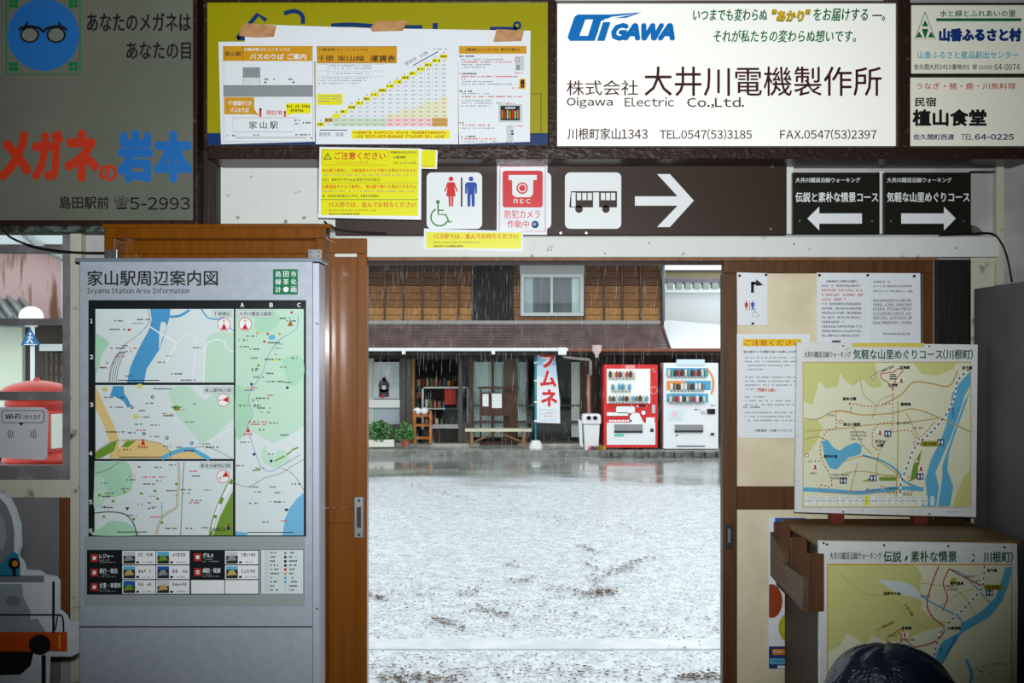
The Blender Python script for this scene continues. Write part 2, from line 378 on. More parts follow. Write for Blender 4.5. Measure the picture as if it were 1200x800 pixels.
# ================================================================== SETTING: outside ground
def groundmat(name, layers, edge=None):
    m = bpy.data.materials.new(name); m.use_nodes = True; nt = m.node_tree; L = nt.links.new; N = nt.nodes.new
    nt.nodes.clear(); out = N('ShaderNodeOutputMaterial'); g = N('ShaderNodeNewGeometry')
    def noise(s, d=5, st=(1, 1, 1)):
        mp = N('ShaderNodeMapping'); mp.inputs['Scale'].default_value = st; L(g.outputs['Position'], mp.inputs[0])
        n = N('ShaderNodeTexNoise'); n.inputs['Scale'].default_value = s; n.inputs['Detail'].default_value = d; L(mp.outputs[0], n.inputs['Vector']); return n
    def ramp(n, a, b_, c0, c1):
        r = N('ShaderNodeValToRGB'); e = r.color_ramp.elements; e[0].position = a; e[1].position = b_; e[0].color = c0; e[1].color = c1; L(n.outputs[0], r.inputs[0]); return r
    sh = []
    for cols, rlo, rhi, sc, bump, bsc, wet, dark in layers:
        b = N('ShaderNodeBsdfPrincipled'); b.inputs['IOR'].default_value = 1.5
        r1 = ramp(noise(sc, 7), .38, .62, lin(cols[0])+(1,), lin(cols[1])+(1,))
        sp = ramp(noise(40, 5, (1, .8, 1)), .54, .66, (1, 1, 1, 1), lin(dark)+(1,))
        mx = N('ShaderNodeMix'); mx.data_type = 'RGBA'; mx.blend_type = 'MULTIPLY'
        mx.inputs[0].default_value = wet; L(r1.outputs[0], mx.inputs[6]); L(sp.outputs[0], mx.inputs[7]); L(mx.outputs[2], b.inputs['Base Color'])
        rr = ramp(noise(.8, 6, (.6, 1.6, 1)), .4, .6, (rlo,)*3+(1,), (rhi,)*3+(1,)); L(rr.outputs[0], b.inputs['Roughness'])
        bp = N('ShaderNodeBump'); bp.inputs['Strength'].default_value = bump; bp.inputs['Distance'].default_value = .02
        L(noise(bsc, 4).outputs['Fac'], bp.inputs['Height']); L(bp.outputs[0], b.inputs['Normal']); sh.append(b)
    if edge is None: L(sh[0].outputs[0], out.inputs[0]); return m
    sx = N('ShaderNodeSeparateXYZ'); L(g.outputs['Position'], sx.inputs[0]); n = noise(.7, 6, (.5, 1, 1))
    ma = N('ShaderNodeMath'); ma.operation = 'MULTIPLY_ADD'; ma.inputs[1].default_value = 5.0; L(n.outputs[0], ma.inputs[0]); L(sx.outputs[1], ma.inputs[2])
    mr = N('ShaderNodeMapRange'); mr.inputs[1].default_value = edge+2.5-.5; mr.inputs[2].default_value = edge+2.5+.6; L(ma.outputs[0], mr.inputs[0])
    ms = N('ShaderNodeMixShader'); L(mr.outputs[0], ms.inputs[0]); L(sh[0].outputs[0], ms.inputs[1]); L(sh[1].outputs[0], ms.inputs[2]); L(ms.outputs[0], out.inputs[0])
    return m
L_LOT = (((188,194,198), (212,218,222)), .31, .37, 9.0, 1.0, 30, .78, (50,50,52)); L_ROAD = (((112,116,112), (150,154,150)), .05, .2, 1.2, .05, 8, .25, (60,60,60))
LOT = groundmat('wet_ground', (L_LOT, L_ROAD), 15.9); ROAD = groundmat('wet_asphalt', (L_ROAD,))
KERBM = mat('wet_kerb_concrete', (136,138,132), .3, rgb2=(104,106,100), scale=8, bump=.1)
GZ = -.42
struct('parking_lot', MB().box(-30, 14, 4.12, 17.6, GZ-.1, GZ, LOT))
struct('gutter_strip', MB().box(-14, 14, 6.86, 7.10, GZ-.05, GZ+.012, mat('smooth_concrete', (206,210,212), .35, rgb2=(190,196,198), scale=6, bump=.05)), bevel=.004)
struct('road', MB().box(-14, 30, 17.6, 20.25, GZ-.1, GZ, ROAD))
struct('far_ground', MB().box(-60, 60, 17.6, 90, GZ-.14, GZ-.02, ROAD))
kb = struct('kerb', MB().box(-14, 14, 20.2, 20.34, GZ-.1, -.305, KERBM), bevel=.01)
struct('sidewalk', MB().box(-14, 14, 20.34, 21.9, GZ-.1, -.30, mat('wet_sidewalk', (172,174,168), .16, rgb2=(138,140,134), scale=3, bump=.04)))
struct('step', MB().box(-3.3, 1.9, 21.15, 21.5, -.3, -.255, mat('pale_step_concrete', (206,206,196), .5, rgb2=(186,186,176), scale=6)), bevel=.006)
struct('station_apron', MB().box(-14, 14, 4.12, 4.9, GZ-.1, -.03, CONC))

# ================================================================== SIGNS ON THE WALL
def board(name, label, cat, x0, y0, x1, y1, Y, th, m, frame=None, fw=4, group=None, fm=None):
    t = thing(name, W((x0+x1)/2, y1, Y+th), label, cat, group)
    obj('panel', pb(x0, y0, x1, y1, Y, th, m), t, bevel=.0015)
    if frame:
        for a in ((x0-fw, y0-fw, x1+fw, y0), (x0-fw, y1, x1+fw, y1+fw), (x0-fw, y0, x0, y1), (x1, y0, x1+fw, y1)):
            obj('frame', pb(*a, Y-.012, th+.012, frame), t, bevel=.002)
    return t
# optician sign
t = board('advertising_sign', 'dim grey optician sign with blue spectacles emblem and red and blue lettering', 'sign', -110, -50, 226, 258, 3.86, .1, mat('grey_acrylic', (106,110,98), .45, rgb2=(98,102,90), scale=2), RAILM, 5)
p = Pr(Surf(3.86), 'emblem', t)
SB = mat('sign_blue', (30,104,176), .5); SR = mat('sign_red', (190,52,24), .5)
p.box(7.5, -30, 94, 87.5, 1.6, GREEN, 1).circ(51, 41, 42, SB, 1, n=40)
for cx, cy in ((16, 78), (86, 78), (16, 4), (86, 4)):
    for k in range(4):
        a = k*math.pi/2+.78; p.circ(cx+4*math.cos(a), cy+4*math.sin(a), 3, GREEN, 2, n=8)
p.line([(23, 36), (25, 33), (34, 31), (46, 33), (51, 37), (56, 33), (68, 31), (76, 33), (78, 36)], 3.2, INK, 2)
for cx in (35, 66): p.circ(cx, 41, 11.5, INK, 3, ry=9.5).circ(cx, 41, 9, mat('lens_grey', (112,120,108), .5), 4, ry=7.5)
p.line([(27, 35), (33, 26)], 2.6, INK, 3).line([(74, 35), (69, 26)], 2.6, INK, 3)
p = Pr(Surf(3.86), 'lettering', t)
p.text(102, 15, 224, 37, 'あなたのメガネは', INK, bold=.012); p.text(148, 49, 224, 70, 'あなたの目', INK, bold=.012)
for s, x0, y0, x1, y1, m in (('メ', -2, 153, 37, 212, SR), ('ガ', 37, 152, 75, 212, SR), ('ネ', 75, 152, 117, 213, SR), ('の', 116, 192, 138, 213, SR), ('岩', 137, 152, 180, 214, SB), ('本', 180, 153, 226, 214, SB)):
    p.text(x0, y0, x1, y1, s, m, bold=.034)
p.text(70, 230, 128, 245, '島田駅前', INK, bold=.01); p.text(134, 230, 151, 246, '☎', INK); p.text(152, 231, 223, 246, '5-2993', INK, bold=.01)

# yellow sign behind posters
YGM = mat('sign_yellow_green', (156,150,2), .4, coat=.3)
t = board('advertising_sign', 'yellow-green sign with navy band mostly hidden behind taped bus posters', 'sign', 242, 2, 642, 170, 3.88, .08, YGM, RAILM, 4)
p = Pr(Surf(3.88), 'lettering', t)
NB = mat('sign_navy', (18,52,104), .4, coat=.3)
p.rect(242, 156, 642, 170, NB, 1)
p.line([(278, 45), (302, 17), (312, 24)], 5, NB, 1, sm=False).line([(278, 45), (292, 45), (300, 30)], 5, NB, 1, sm=False)
p.line([(333, 16), (345, 13), (354, 18), (355, 28)], 5, NB, 1).line([(388, 30), (412, 29), (440, 31)], 5, NB, 1).line([(455, 32), (495, 32)], 5, NB, 1).line([(510, 27), (510, 45)], 6, NB, 1)
p.line([(574, 34), (606, 34)], 5, NB, 1).circ(606, 30, 5, NB, 1).circ(606, 30, 2, YGM, 2)
p.box(605, 110, 634, 157, .8, INK, 1)

# Oigawa lightbox
LB = mat('lit_acrylic', (246,247,240), .3, emit=.22, coat=.2)
t = board('light_box_sign', 'large glowing white electric company sign with blue italic logo', 'sign', 653, 3, 1051, 171, 3.85, .12, LB, mat('frame_edge', (70,54,44), .35), 2)
p = Pr(Surf(3.85), 'lettering', t)
OB = mat('logo_blue', (0,112,190), .4)
p = Pr(Surf(3.85), 'logo', t)
p.poly([(665, 44), (673, 20), (677, 17), (716, 17), (752, 14.5), (734, 21), (710, 22), (705, 25), (697, 48), (668, 48)], OB, 1).poly([(679, 42), (686, 23), (695, 23), (689, 42)], LB, 2)
p.poly([(697.5, 48), (704.5, 24.5), (706.5, 24.5), (699.5, 48)], LB, 2).poly([(699.5, 48), (706.5, 26), (715.5, 26), (708.5, 48)], OB, 2).poly([(709, 24), (715, 22.5), (744, 16.6), (716, 20)], LB, 2)
p.text(716, 27, 791, 48, 'GAWA', OB, bold=.07, shear=.25, sp=.5)
p = Pr(Surf(3.85), 'lettering', t)
p.text(812, 10, 899, 25, 'いつまでも変わらぬ', GREEN, bold=.012, shear=.15); p.text(904, 11, 950, 26, '"あかり"', INK, L=2, bold=.05, shear=.15); p.text(904, 11, 950, 25, '"あかり"', mat('print_gold', (226,190,20), .5), bold=.03, shear=.15)
p.text(953, 10, 1037, 25, 'をお届けする ―。', GREEN, bold=.012, shear=.15); p.text(836, 35, 1003, 50, 'それが私たちの変わらぬ想いです。', GREEN, bold=.01, shear=.15)
DR = mat('print_maroon', (62,16,14), .5)
p.text(664, 94, 748, 112, '株式会社', DR); p.text(755, 78, 1033, 113, '大井川電機製作所', DR)
p.text(664, 114, 718, 127, 'Oigawa', DR, bold=.008); p.text(732, 114, 790, 125, 'Electric', DR, bold=.008); p.text(805, 114, 872, 127, 'Co.,Ltd.', DR, bold=.008)
p.text(665, 150, 759, 164, '川根町家山1343', DR, bold=.006); p.text(773, 151, 881, 164, 'TEL.0547(53)3185', DR, bold=.006); p.text(914, 151, 1027, 164, 'FAX.0547(53)2397', DR, bold=.006)

# two small signs on the right
LB2 = mat('lit_acrylic_dim', (232,232,216), .35, emit=.12)
t = board('light_box_sign', 'upper small sign with green tree emblem and heavy navy lettering beside the large glowing sign', 'sign', 1068, 5, 1222, 86, 3.86, .12, LB2, DARKW, 2)
p = Pr(Surf(3.86), 'emblem', t)
p.line([(1084, 14), (1072, 46), (1096, 46)], .8, GREEN, 1, sm=False, closed=True)
for x, y in ((1084, 29), (1077, 42), (1091, 42)): p.poly([(x, y-5), (x-4, y+2), (x+4, y+2)], GREEN, 2)
p.poly([(1084, 46), (1080, 34), (1088, 34)], GREEN, 2)
p = Pr(Surf(3.86), 'lettering', t)
p.text(1101, 12, 1190, 20, '水と緑とふれあいの里', GREEN, bold=.012).rect(1097, 21.5, 1197, 25, GREEN, 2)
p.text(1100, 33, 1197, 49, '山香ふるさと村', mat('print_ultramarine', (24,60,130), .5), bold=.05); p.text(1075, 60, 1193, 69, '山香ふるさと産品創出センター', mat('print_cyan', (80,176,196), .5), bold=.008)
p.text(1071, 75, 1136, 82, '佐久間大井2415番地の1', INK); p.text(1139, 75, 1145, 81.5, '☎', INK); p.text(1147, 76, 1163, 82, '(0539)', INK); p.text(1165, 75, 1195, 82.5, '64-0074', INK)
t = board('light_box_sign', 'lower small sign for a guesthouse diner with red menu line and brush lettering', 'sign', 1066, 90, 1222, 171, 3.86, .12, LB2, DARKW, 2)
p = Pr(Surf(3.86), 'lettering', t)
p.text(1074, 97, 1190, 105, 'うなぎ・猪・鹿・川魚料理', RED); p.text(1072, 114, 1097, 125, '民宿', INK, bold=.02); p.text(1069, 128, 1156, 148, '植山食堂', INK, bold=.03)
p.text(1070, 157, 1118, 164, '佐久間町西渡', NAVY, bold=.015); p.text(1126, 157, 1140, 164, 'TEL', NAVY, bold=.01); p.text(1142, 157, 1188, 164, '64-0225', NAVY, bold=.03)

# brown direction board
t = board('direction_sign', 'long brown direction board with toilet and bus symbols and a white right arrow', 'sign', 393, 192, 922, 275, 3.95, .03, BROWNP)
PW = mat('sign_white', (228,232,232), .4)
Pr(Surf(3.95), 'white_square', t).rrect(583, 202, 646, 268, 6, PW, 1)
p = Pr(Surf(3.95), 'toilet_symbol', t); p.rrect(500, 202, 565, 268, 6, PW, 1)
def person_icon(p, cx, y, h, m, woman, L=2):
    k = h/36.
    p.circ(cx, y+2.6*k, 2.8*k, m, L, n=14)
    if woman:
        p.poly([(cx-4*k, y+6.5*k), (cx+4*k, y+6.5*k), (cx+8*k, y+17*k), (cx+6.5*k, y+18*k), (cx+4*k, y+11*k), (cx+5.5*k, y+23*k), (cx+3*k, y+23*k), (cx+2.5*k, y+35*k), (cx+.4*k, y+35*k), (cx+.4*k, y+23*k), (cx-.4*k, y+23*k), (cx-.4*k, y+35*k), (cx-2.5*k, y+35*k), (cx-3*k, y+23*k), (cx-5.5*k, y+23*k), (cx-4*k, y+11*k), (cx-6.5*k, y+18*k), (cx-8*k, y+17*k)], m, L)
    else:
        p.poly([(cx-5*k, y+6.5*k), (cx+5*k, y+6.5*k), (cx+7*k, y+9*k), (cx+7*k, y+20*k), (cx+5*k, y+20*k), (cx+4.4*k, y+10*k), (cx+4.2*k, y+35*k), (cx+.8*k, y+35*k), (cx+.4*k, y+21*k), (cx-.4*k, y+21*k), (cx-.8*k, y+35*k), (cx-4.2*k, y+35*k), (cx-4.4*k, y+10*k), (cx-5*k, y+20*k), (cx-7*k, y+20*k), (cx-7*k, y+9*k)], m, L)
person_icon(p, 528.5, 207, 36, mat('icon_red', (206,34,24), .5), True); person_icon(p, 552, 207, 36, mat('icon_blue', (22,70,160), .5), False)
p.rect(540, 208, 542, 242, BROWNP, 2)
def wheel_icon(p, x, y, k, m, L=2):
    p.circ(x+9*k, y+2.5*k, 2.3*k, m, L, n=12).line([(x+9*k, y+4*k), (x+9.5*k, y+17*k), (x+18*k, y+17*k), (x+22*k, y+26*k), (x+25*k, y+25*k)], 1.8*k, m, L, sm=False)
    p.line([(x+9.4*k, y+12*k), (x+16*k, y+12*k)], 1.5*k, m, L, sm=False)
    p.line([(x+11*k+10*k*math.cos(math.radians(a)), y+20*k+10*k*math.sin(math.radians(a))) for a in range(25, 246, 20)], 1.8*k, m, L)
wheel_icon(p, 504, 234, 1.02, mat('icon_green', (40,130,50), .5))
p = Pr(Surf(3.95), 'bus_symbol', t); p.rrect(662, 202, 728, 268, 6, PW, 1)
p.poly([(669, 224), (723, 224), (723, 243), (669, 243), (667, 243), (668.5, 228)], BROWNP, 2); p.circ(678.5, 245, 4.5, BROWNP, 2).circ(710, 245, 4.5, BROWNP, 2)
p.rect(669.5, 225.5, 674.5, 242, PW, 3).rect(695, 225.5, 702, 243, PW, 3)
for x in (676, 682.3, 688.6, 704, 710, 716): p.rect(x, 226, x+5, 234.5, PW, 3)
p = Pr(Surf(3.95), 'arrow', t)
p.poly([(744, 230), (794, 230), (770, 204), (785, 204), (813, 235), (785, 266), (770, 266), (794, 241), (744, 241)], PW, 2)
for x, y in ((399, 197), (657, 273), (905, 195), (903, 268), (687, 273)): obj('screw', MB().cyl(W(x, y, 3.95), Vector(W(x, y, 3.95))+Vector((0, -.003, 0)), .005, STEEL, n=10), t)

for x0, x1, s1, ex, ar, lab in ((929, 1031, '伝説と素朴な情景コース', 1, -1, 'black walking course sign with a left-pointing white arrow'), (1036, 1138, '気軽な山里めぐりコース', 1, 1, 'black walking course sign with a right-pointing white arrow')):
    t = board('direction_sign', lab, 'sign', x0, 202, x1, 274, 3.935, .02, mat('sign_black', (26,26,20), .35, coat=.3))
    p = Pr(Surf(3.935), 'lettering', t)
    p.text(x0+3, 208, x0+79, 214, '大井川鐵道沿線ウォーキング', PW, bold=.01); p.text(x0+3, 225, x1-2, 237, s1, PW, bold=.012)
    pts = [(946, 256), (960, 242), (960, 250), (1010, 250), (1010, 262), (960, 262), (960, 270)]
    if ar > 0: pts = [(1036+1036-29-q[0]+20, q[1]) for q in pts]; pts = [(q[0]+3, q[1]) for q in pts]
    p = Pr(Surf(3.935), 'arrow', t); p.poly(pts, PW, 1)
    for x in (x0+8, x1-9): obj('screw', MB().cyl(W(x, 259, 3.935), Vector(W(x, 259, 3.935))+Vector((0, -.002, 0)), .004, STEEL, n=10), t)

# taped posters -------------------------------------------------------
t = thing('poster', W(455, 60, 3.845), 'large blank white backing sheet taped behind the three bus posters', 'poster')
obj('sheet', Surf(3.850).slab([(287, 28), (436, 33), (622, 36), (621, 60), (540, 72), (287, 72)], PAPER, .0015), t)
for k, (pts, lab) in enumerate(((((282, 33), (286, 27), (324, 30), (321, 43), (300, 44), (280, 42)), 'brown kraft tape strip at the left end of the backing sheet'), (((440, 25), (478, 24), (472, 36), (436, 37), (434, 33)), 'brown kraft tape strip at the middle of the backing sheet'), (((582, 34), (614, 36), (611, 48), (578, 49)), 'brown kraft tape strip at the right end of the backing sheet'))):
    tag(obj('tape', Surf(3.8425).slab(list(pts), TAPE, .001)), lab, 'tape', 'kraft tape strips')
S = Surf(3.842)
t = thing('poster', W(312, 169, 3.842), 'white bus stop guide poster with ochre heading and grey street plan', 'poster')
obj('sheet', S.slab([(256, 49), (368, 48), (369, 166), (259, 169)], PAPER, .0015), t)
p = Pr(S, 'lettering', t)
p.rect(261.5, 54, 366, 71.5, ORA, 1).rect(285, 54, 285.4, 71.5, INK, 2).text(263.5, 60, 283, 66, '家山駅', INK, bold=.01).text(286, 56, 340, 60, '川根本町コミュニティバス', WHITE).text(293, 63, 359, 70, 'バスのりば ご案内', WHITE, bold=.012)
p.rect(262, 100, 366.5, 113, GREY, 1).rect(285, 79, 304.5, 91, GREY, 1)
for k in range(8): p.rect(285.5+k*2.5, 91, 286.8+k*2.5, 99, LGREY, 1)
p.rect(284.5, 79, 285, 100, GREY, 1).rect(304.5, 79, 305, 100, GREY, 1)
p.scrib(310, 92, 322, 2, INK).rect(310, 95.5, 312, 97.5, INK, 1).scrib(338, 92, 345, 2, INK).rect(343, 95.5, 345, 97.5, INK, 1)
p.poly([(263, 114), (298, 114), (298, 128), (304, 136), (298, 134), (263, 134)], ORA, 2).text(267, 118, 295, 124, '千頭駅行き', WHITE, bold=.01).text(270, 126, 292, 132, 'バスのりば', WHITE, bold=.01)
p.poly([(335, 121), (364, 121), (364, 133), (344, 133), (336, 136)], YEL, 2).scrib(336, 123, 363, 3, INK).scrib(341, 128, 358, 3, INK)
p.text(312, 129, 331, 135, '現在地', RED).rect(304, 127, 306.5, 137, RED, 2).circ(305.3, 128, 1.4, RED, 2, n=8).rect(333, 131, 335, 137, RED, 2).circ(334, 131, 1.3, RED, 2, n=8)
p.box(273, 138, 344, 154.5, .5, GREY, 1).text(292, 142, 326, 151, '家山駅', INK, sp=1.25).box(345, 138, 353, 153, .3, GREY, 1).scrib(346, 140, 352, 2, INK).scrib(346, 144, 352, 2, INK).scrib(355, 143, 364, 2, INK)
p.rect(276, 160, 360, 162.5, LGREY, 1).scrib(266, 158, 275, 1.8, INK).scrib(297, 157.5, 305, 1.5, INK).scrib(346, 157, 364, 1.8, INK).scrib(363, 161, 366, 1.5, INK)
for a in ((262, 100, 366.5, 100.4), (262, 113, 366.5, 113.4), (262, 54, 262.4, 166), (366.5, 54, 366.9, 166), (262, 165.6, 366.9, 166)): p.rect(*a, GREY, 1)

t = thing('poster', W(455, 169, 3.842), 'white bus fare table poster with stepped yellow squares', 'poster')
obj('sheet', S.slab([(369.5, 44), (536.5, 44), (537, 169), (370, 169)], PAPER, .0015), t)
p = Pr(S, 'lettering', t)
p.rect(371.5, 54.5, 465, 74, ORA, 1).box(371.5, 54.5, 465, 74, .4, INK, 2).text(374, 56.5, 431, 60, '川根本町コミュニティバス', INK).text(372.5, 65, 391, 72, '千頭', INK, bold=.01).text(396, 65, 427, 72, '家山線', INK, bold=.01).text(434, 65, 463.5, 72.5, '運賃表', INK, bold=.012)
p.box(372, 75.5, 450, 89.5, .25, GREY, 1).rect(384, 75.5, 384.3, 89.5, GREY, 1).rect(372, 83, 450, 83.3, GREY, 1)
for y in (76.5, 79.5, 85.5): p.scrib(386, y, 436, 1.4, GREY)
for y in (91, 94, 97): p.scrib(373, y, 440-(y-91)*3, 1.3, GREY)
p.rect(371.5, 110, 401.5, 123, YEL, 1)
for y in (112, 115, 118): p.scrib(373, y, 400, 1.6, GREY)
cw, rh, X0, YB0 = 8.99, 4.97, 371.7, 148.2
PY = mat('fare_cream', (232,230,190), .5); PG = mat('fare_green', (200,222,196), .5); PP = mat('fare_pink', (236,206,206), .5)
for i in range(17):
    xa = X0+i*cw; top = YB0-(i+1)*rh
    p.rect(xa, top, xa+cw, top+rh, YEL if i not in (1,) else ORA, 1).scrib(xa+1, top+1.4, xa+cw-.5, 2.2, INK, 2).scrib(xa+cw/2-1, top-3, xa+cw/2+1.2, 2, GREY, 2)
    for r in range(i):
        yy = YB0-(r+1)*rh
        m = None
        if r <= 1 and i > 1: m = PG if i < 9 else (PP if i < 15 else ORA)
        elif i >= 9 and r <= 2+(i-9)//1.6: m = PY
        if m: p.rect(xa, yy, xa+cw, yy+rh, m, 1)
        p.text(xa+2, yy+1.3, xa+cw-2, yy+rh-1, '200' if m else '100', GREY if m is not PP else RED, L=2)
    p.rect(xa-.1, top, xa+.12, YB0, GREY, 2)
for r in range(18): p.rect(X0+max(0, r-1)*cw, YB0-r*rh-.1, X0+17*cw, YB0-r*rh+.1, LGREY, 2)
p.line([(484, 77), (513.5, 60.5)], 1, NAVY, 2, sm=False).text(474, 69.5, 489, 74, '整理券', GREY, rot=-30).text(491, 61.5, 502, 66, '往路', GREY, rot=-30).scrib(503, 57, 524, 1.6, GREY)
p.rect(375, 152, 407, 153, NAVY, 1).text(374, 155, 388, 160, '整理券', GREY).text(393, 155, 403, 160, '復路', GREY)
p.rect(412, 152.5, 527, 162.5, YEL, 1).scrib(414, 153.8, 524, 3, RED).scrib(416, 158.4, 520, 3, RED)

t = thing('poster', W(579, 169, 3.842), 'white how-to-ride poster with ochre heading and small pictures at right', 'poster')
obj('sheet', S.slab([(536.5, 50), (621.5, 50), (621, 166), (538, 169)], PAPER, .0015), t)
p = Pr(S, 'lettering', t)
p.rect(538, 54, 617, 63, ORA, 1).text(546, 56.3, 609, 60.3, '川根本町コミュニティバス　乗り方と降り方', INK, bold=.006)
for y, xe in ((65, 556), (85.5, 559), (106, 554), (143, 545), (159, 557)): p.scrib(538.5, y, xe, 2, INK)
for y, xe, m in ((69, 590, GREY), (72, 600, RED), (75, 575, GREY), (78, 568, GREY), (89, 607, RED), (92, 545, RED), (95, 580, GREY), (98, 600, GREY), (109, 575, GREY), (112.5, 612, RED), (117, 578, GREY), (120, 592, GREY), (123.5, 575, GREY), (146, 575, RED), (149.5, 580, GREY), (162, 582, RED), (165, 583, GREY)): p.scrib(541, y, xe, 1.6, m)
p.box(579, 75, 595, 82, .3, LGREY, 1).rect(604, 66, 614, 83, LGREY, 1).rect(605, 76, 609, 82, GREY, 2).circ(606, 70, 3, RED, 2).circ(606, 70, 2.4, LGREY, 3)
p.rrect(608.5, 92, 616, 104.5, 2, mat('print_amber', (226,178,20), .5), 1).rrect(610, 93.5, 614.5, 103, 1.5, INK, 2).circ(612.2, 100, 1.6, RED, 3, n=10)
p.rect(584, 122, 612, 143.5, LGREY, 1).rect(586.5, 124, 609, 141, INK, 2)
for k in range(7): p.rect(588+k*3, 129+k % 2, 589.4+k*3, 139, (ORA, RED, OLIVE)[k % 3], 3)
p.rect(592, 125.5, 604, 127.5, LGREY, 3).poly([(593, 147), (600, 146), (602, 149), (601, 168), (594, 166)], LGREY, 1).rect(599, 153, 602, 154.5, INK, 2).rect(599, 156, 602, 158, INK, 2)
for x, y in ((603, 85), (600, 102.5), (593, 120.5), (603, 147), (590, 166)): p.scrib(x, y, x+10, 1.5, RED)

# yellow notices
YN = mat('notice_yellow', (226,224,0), .35, coat=.3)
S2 = Surf(3.795)
tag(obj('notice', MB()), '', '') if False else None
t = thing('notice', W(504, 199, 3.797), 'small yellow corner of a notice showing behind the large yellow warning notice', 'notice')
obj('sheet', Surf(3.797).slab([(488, 174.5), (513, 176), (512, 198), (488, 197.5)], PAPER, .001), t); p = Pr(Surf(3.797), 'lettering', t); p.rect(489, 176, 510.5, 196.5, YN, 1).scrib(495, 193.5, 508, 2, ORA)
t = thing('notice', W(434, 257, 3.794), 'large yellow warning notice with red Japanese headings above the doorway', 'notice')
S2 = Surf(3.794)
obj('sheet', S2.slab([(374.5, 172), (494, 174), (493.5, 257.5), (373, 255)], PAPER, .001), t)
p = Pr(S2, 'lettering', t)
p.poly([(376.5, 174.5), (490.8, 175.5), (490, 253), (376, 252)], YN, 1)
RN = mat('notice_red', (200,50,20), .5)
p.line([(378, 176), (454, 176), (455, 178), (454, 193.5), (379, 193), (377.5, 191)], .7, ORA, 2, sm=False, closed=True)
p.poly([(384, 178.5), (379, 187), (389, 187)], INK, 2).poly([(384, 180), (380.5, 186.2), (387.5, 186.2)], YN, 3).rect(383.6, 182, 384.4, 184.5, INK, 4).rect(383.6, 185, 384.4, 185.8, INK, 4)
p.text(392, 178, 452, 187, 'ご注意ください', RN, bold=.015).text(395, 188.5, 432, 192.5, 'please note 请注意', ORA)
p.text(457, 177, 488.5, 180.2, '令和6年4月1日から', INK).text(461, 182.5, 476, 186, '川根本町', INK).text(461, 189, 487.5, 192.5, 'コミュニティバス', INK)
p.text(377.5, 197.5, 488.5, 201.8, '家山駅で乗車し、川根温泉ホテルで降りる事はできません', RN, bold=.01).scrib(378, 204, 487, 2.2, TAN).scrib(378, 209, 448, 3, mat('notice_olive', (120,118,20), .5))
p.text(377.5, 216.2, 488, 220.8, '川根温泉ホテルで乗車し、家山駅で降りる事はできません', RN, bold=.01).scrib(378, 223, 486, 2.2, TAN).scrib(378, 228, 448, 3, MATS['notice_olive'])
p.rect(376, 214, 490.4, 214.4, MATS['notice_olive'], 2).rect(376, 233.5, 490.2, 234.2, GREEN, 2)
p.text(385, 236.5, 487.5, 243, 'バス停では、並んでお待ちください', RN, bold=.012).text(385, 245, 441, 248, 'Please wait in line at the bus stop', MATS['notice_olive']).text(385, 249.5, 422, 252, '请在巴士站排队等候', INK)
t = thing('notice', W(556, 293, 3.925), 'narrow yellow notice strip stuck across the white door header beam', 'notice')
S3 = Surf(3.925); obj('sheet', S3.slab([(497, 267.5), (613, 271), (612.5, 295.5), (496.5, 292)], PAPER, .001), t)
p = Pr(S3, 'lettering', t); p.poly([(499.5, 272), (611, 272.5), (610.8, 291.2), (499.5, 290.5)], YN, 1)
p.text(508, 273.5, 607, 280, 'バス停では、並んでお待ちください', RN, bold=.012).text(508, 282.5, 562, 285.5, 'Please wait in line at the bus stop', MATS['notice_olive']).text(508, 287, 543, 289.8, '请在巴士站排队等候', INK)
# security camera sticker
t = thing('sticker', W(612, 275, 3.944), 'red and white security camera sticker reading REC', 'sticker')
S4 = Surf(3.944); obj('sheet', S4.slab([(582.5, 194), (641.5, 194), (641, 275), (582, 275)], PAPER, .001), t)
p = Pr(S4, 'camera_symbol', t); CR = mat('sticker_red', (206,40,46), .4)
p.line([(586, 195), (639, 195), (639, 271), (585, 271)], .8, CR, 1, sm=False, closed=True).rrect(589, 200, 636, 243, 3, CR, 1)
p.rect(596, 205, 629, 211, PW, 2).poly([(600, 211), (625, 211), (624.5, 228), (621, 231), (604, 231), (600.5, 228)], PW, 2).circ(612, 220.5, 6.8, CR, 3).circ(612, 220.5, 5, PW, 4).circ(612, 220.5, 3.7, CR, 5)
p = Pr(S4, 'lettering', t)
p.text(602, 233, 622, 238.5, 'REC', PW, sp=1.5, bold=.02).text(591.5, 246, 633, 256, '防犯カメラ', CR).text(594.5, 258, 620, 267, '作動中', CR).circ(627, 263, 4.4, DBLUE, 2).scrib(624, 261, 630, 3, WHITE, 3)

# ================================================================== KIOSK (map panel)
KY = 3.66
t = thing('map_stand', W(232, HY+EYE*F/KY, KY+.1), 'tall silver metal map stand covering the left sliding door', 'map stand')
obj('body', pb(93, 306, 366, 418+1.6*F/KY, KY, .13, ALU), t, bevel=.003)
obj('side_strip', pb(366.5, 308, 374, 418+1.6*F/KY, KY+.004, .12, mat('pale_aluminium', (196,200,214), .35, metal=.3)), t, bevel=.002)
obj('top_cap', pb(88, 302, 376, 306.5, KY-.012, .16, mat('cap_aluminium', (150,160,172), .3, metal=.5)), t, bevel=.002)
obj('seam', pb(93, 733.5, 366, 735, KY-.001, .002, DSTEEL), t)
for x0, x1 in ((123, 137), (361, 377)):
    b = obj('bracket', pb(x0, 292, x1, 303, KY+.1, .004, STEEL), t, bevel=.001)
    for x in (x0+3, x1-3.5):
        for y in (295, 300): obj('screw', pb(x-.8, y-.8, x+.8, y+.8, KY+.098, .003, DSTEEL), b)
for x, y in ((371.5, 379), (371.5, 713)): obj('screw', pb(x-1, y-1, x+1, y+1, KY+.002, .004, DSTEEL), t)
mp = obj('map_panel', pb(103.5, 351.5, 358.5, 628.5, KY-.005, .006, BLACK), t, bevel=.001)
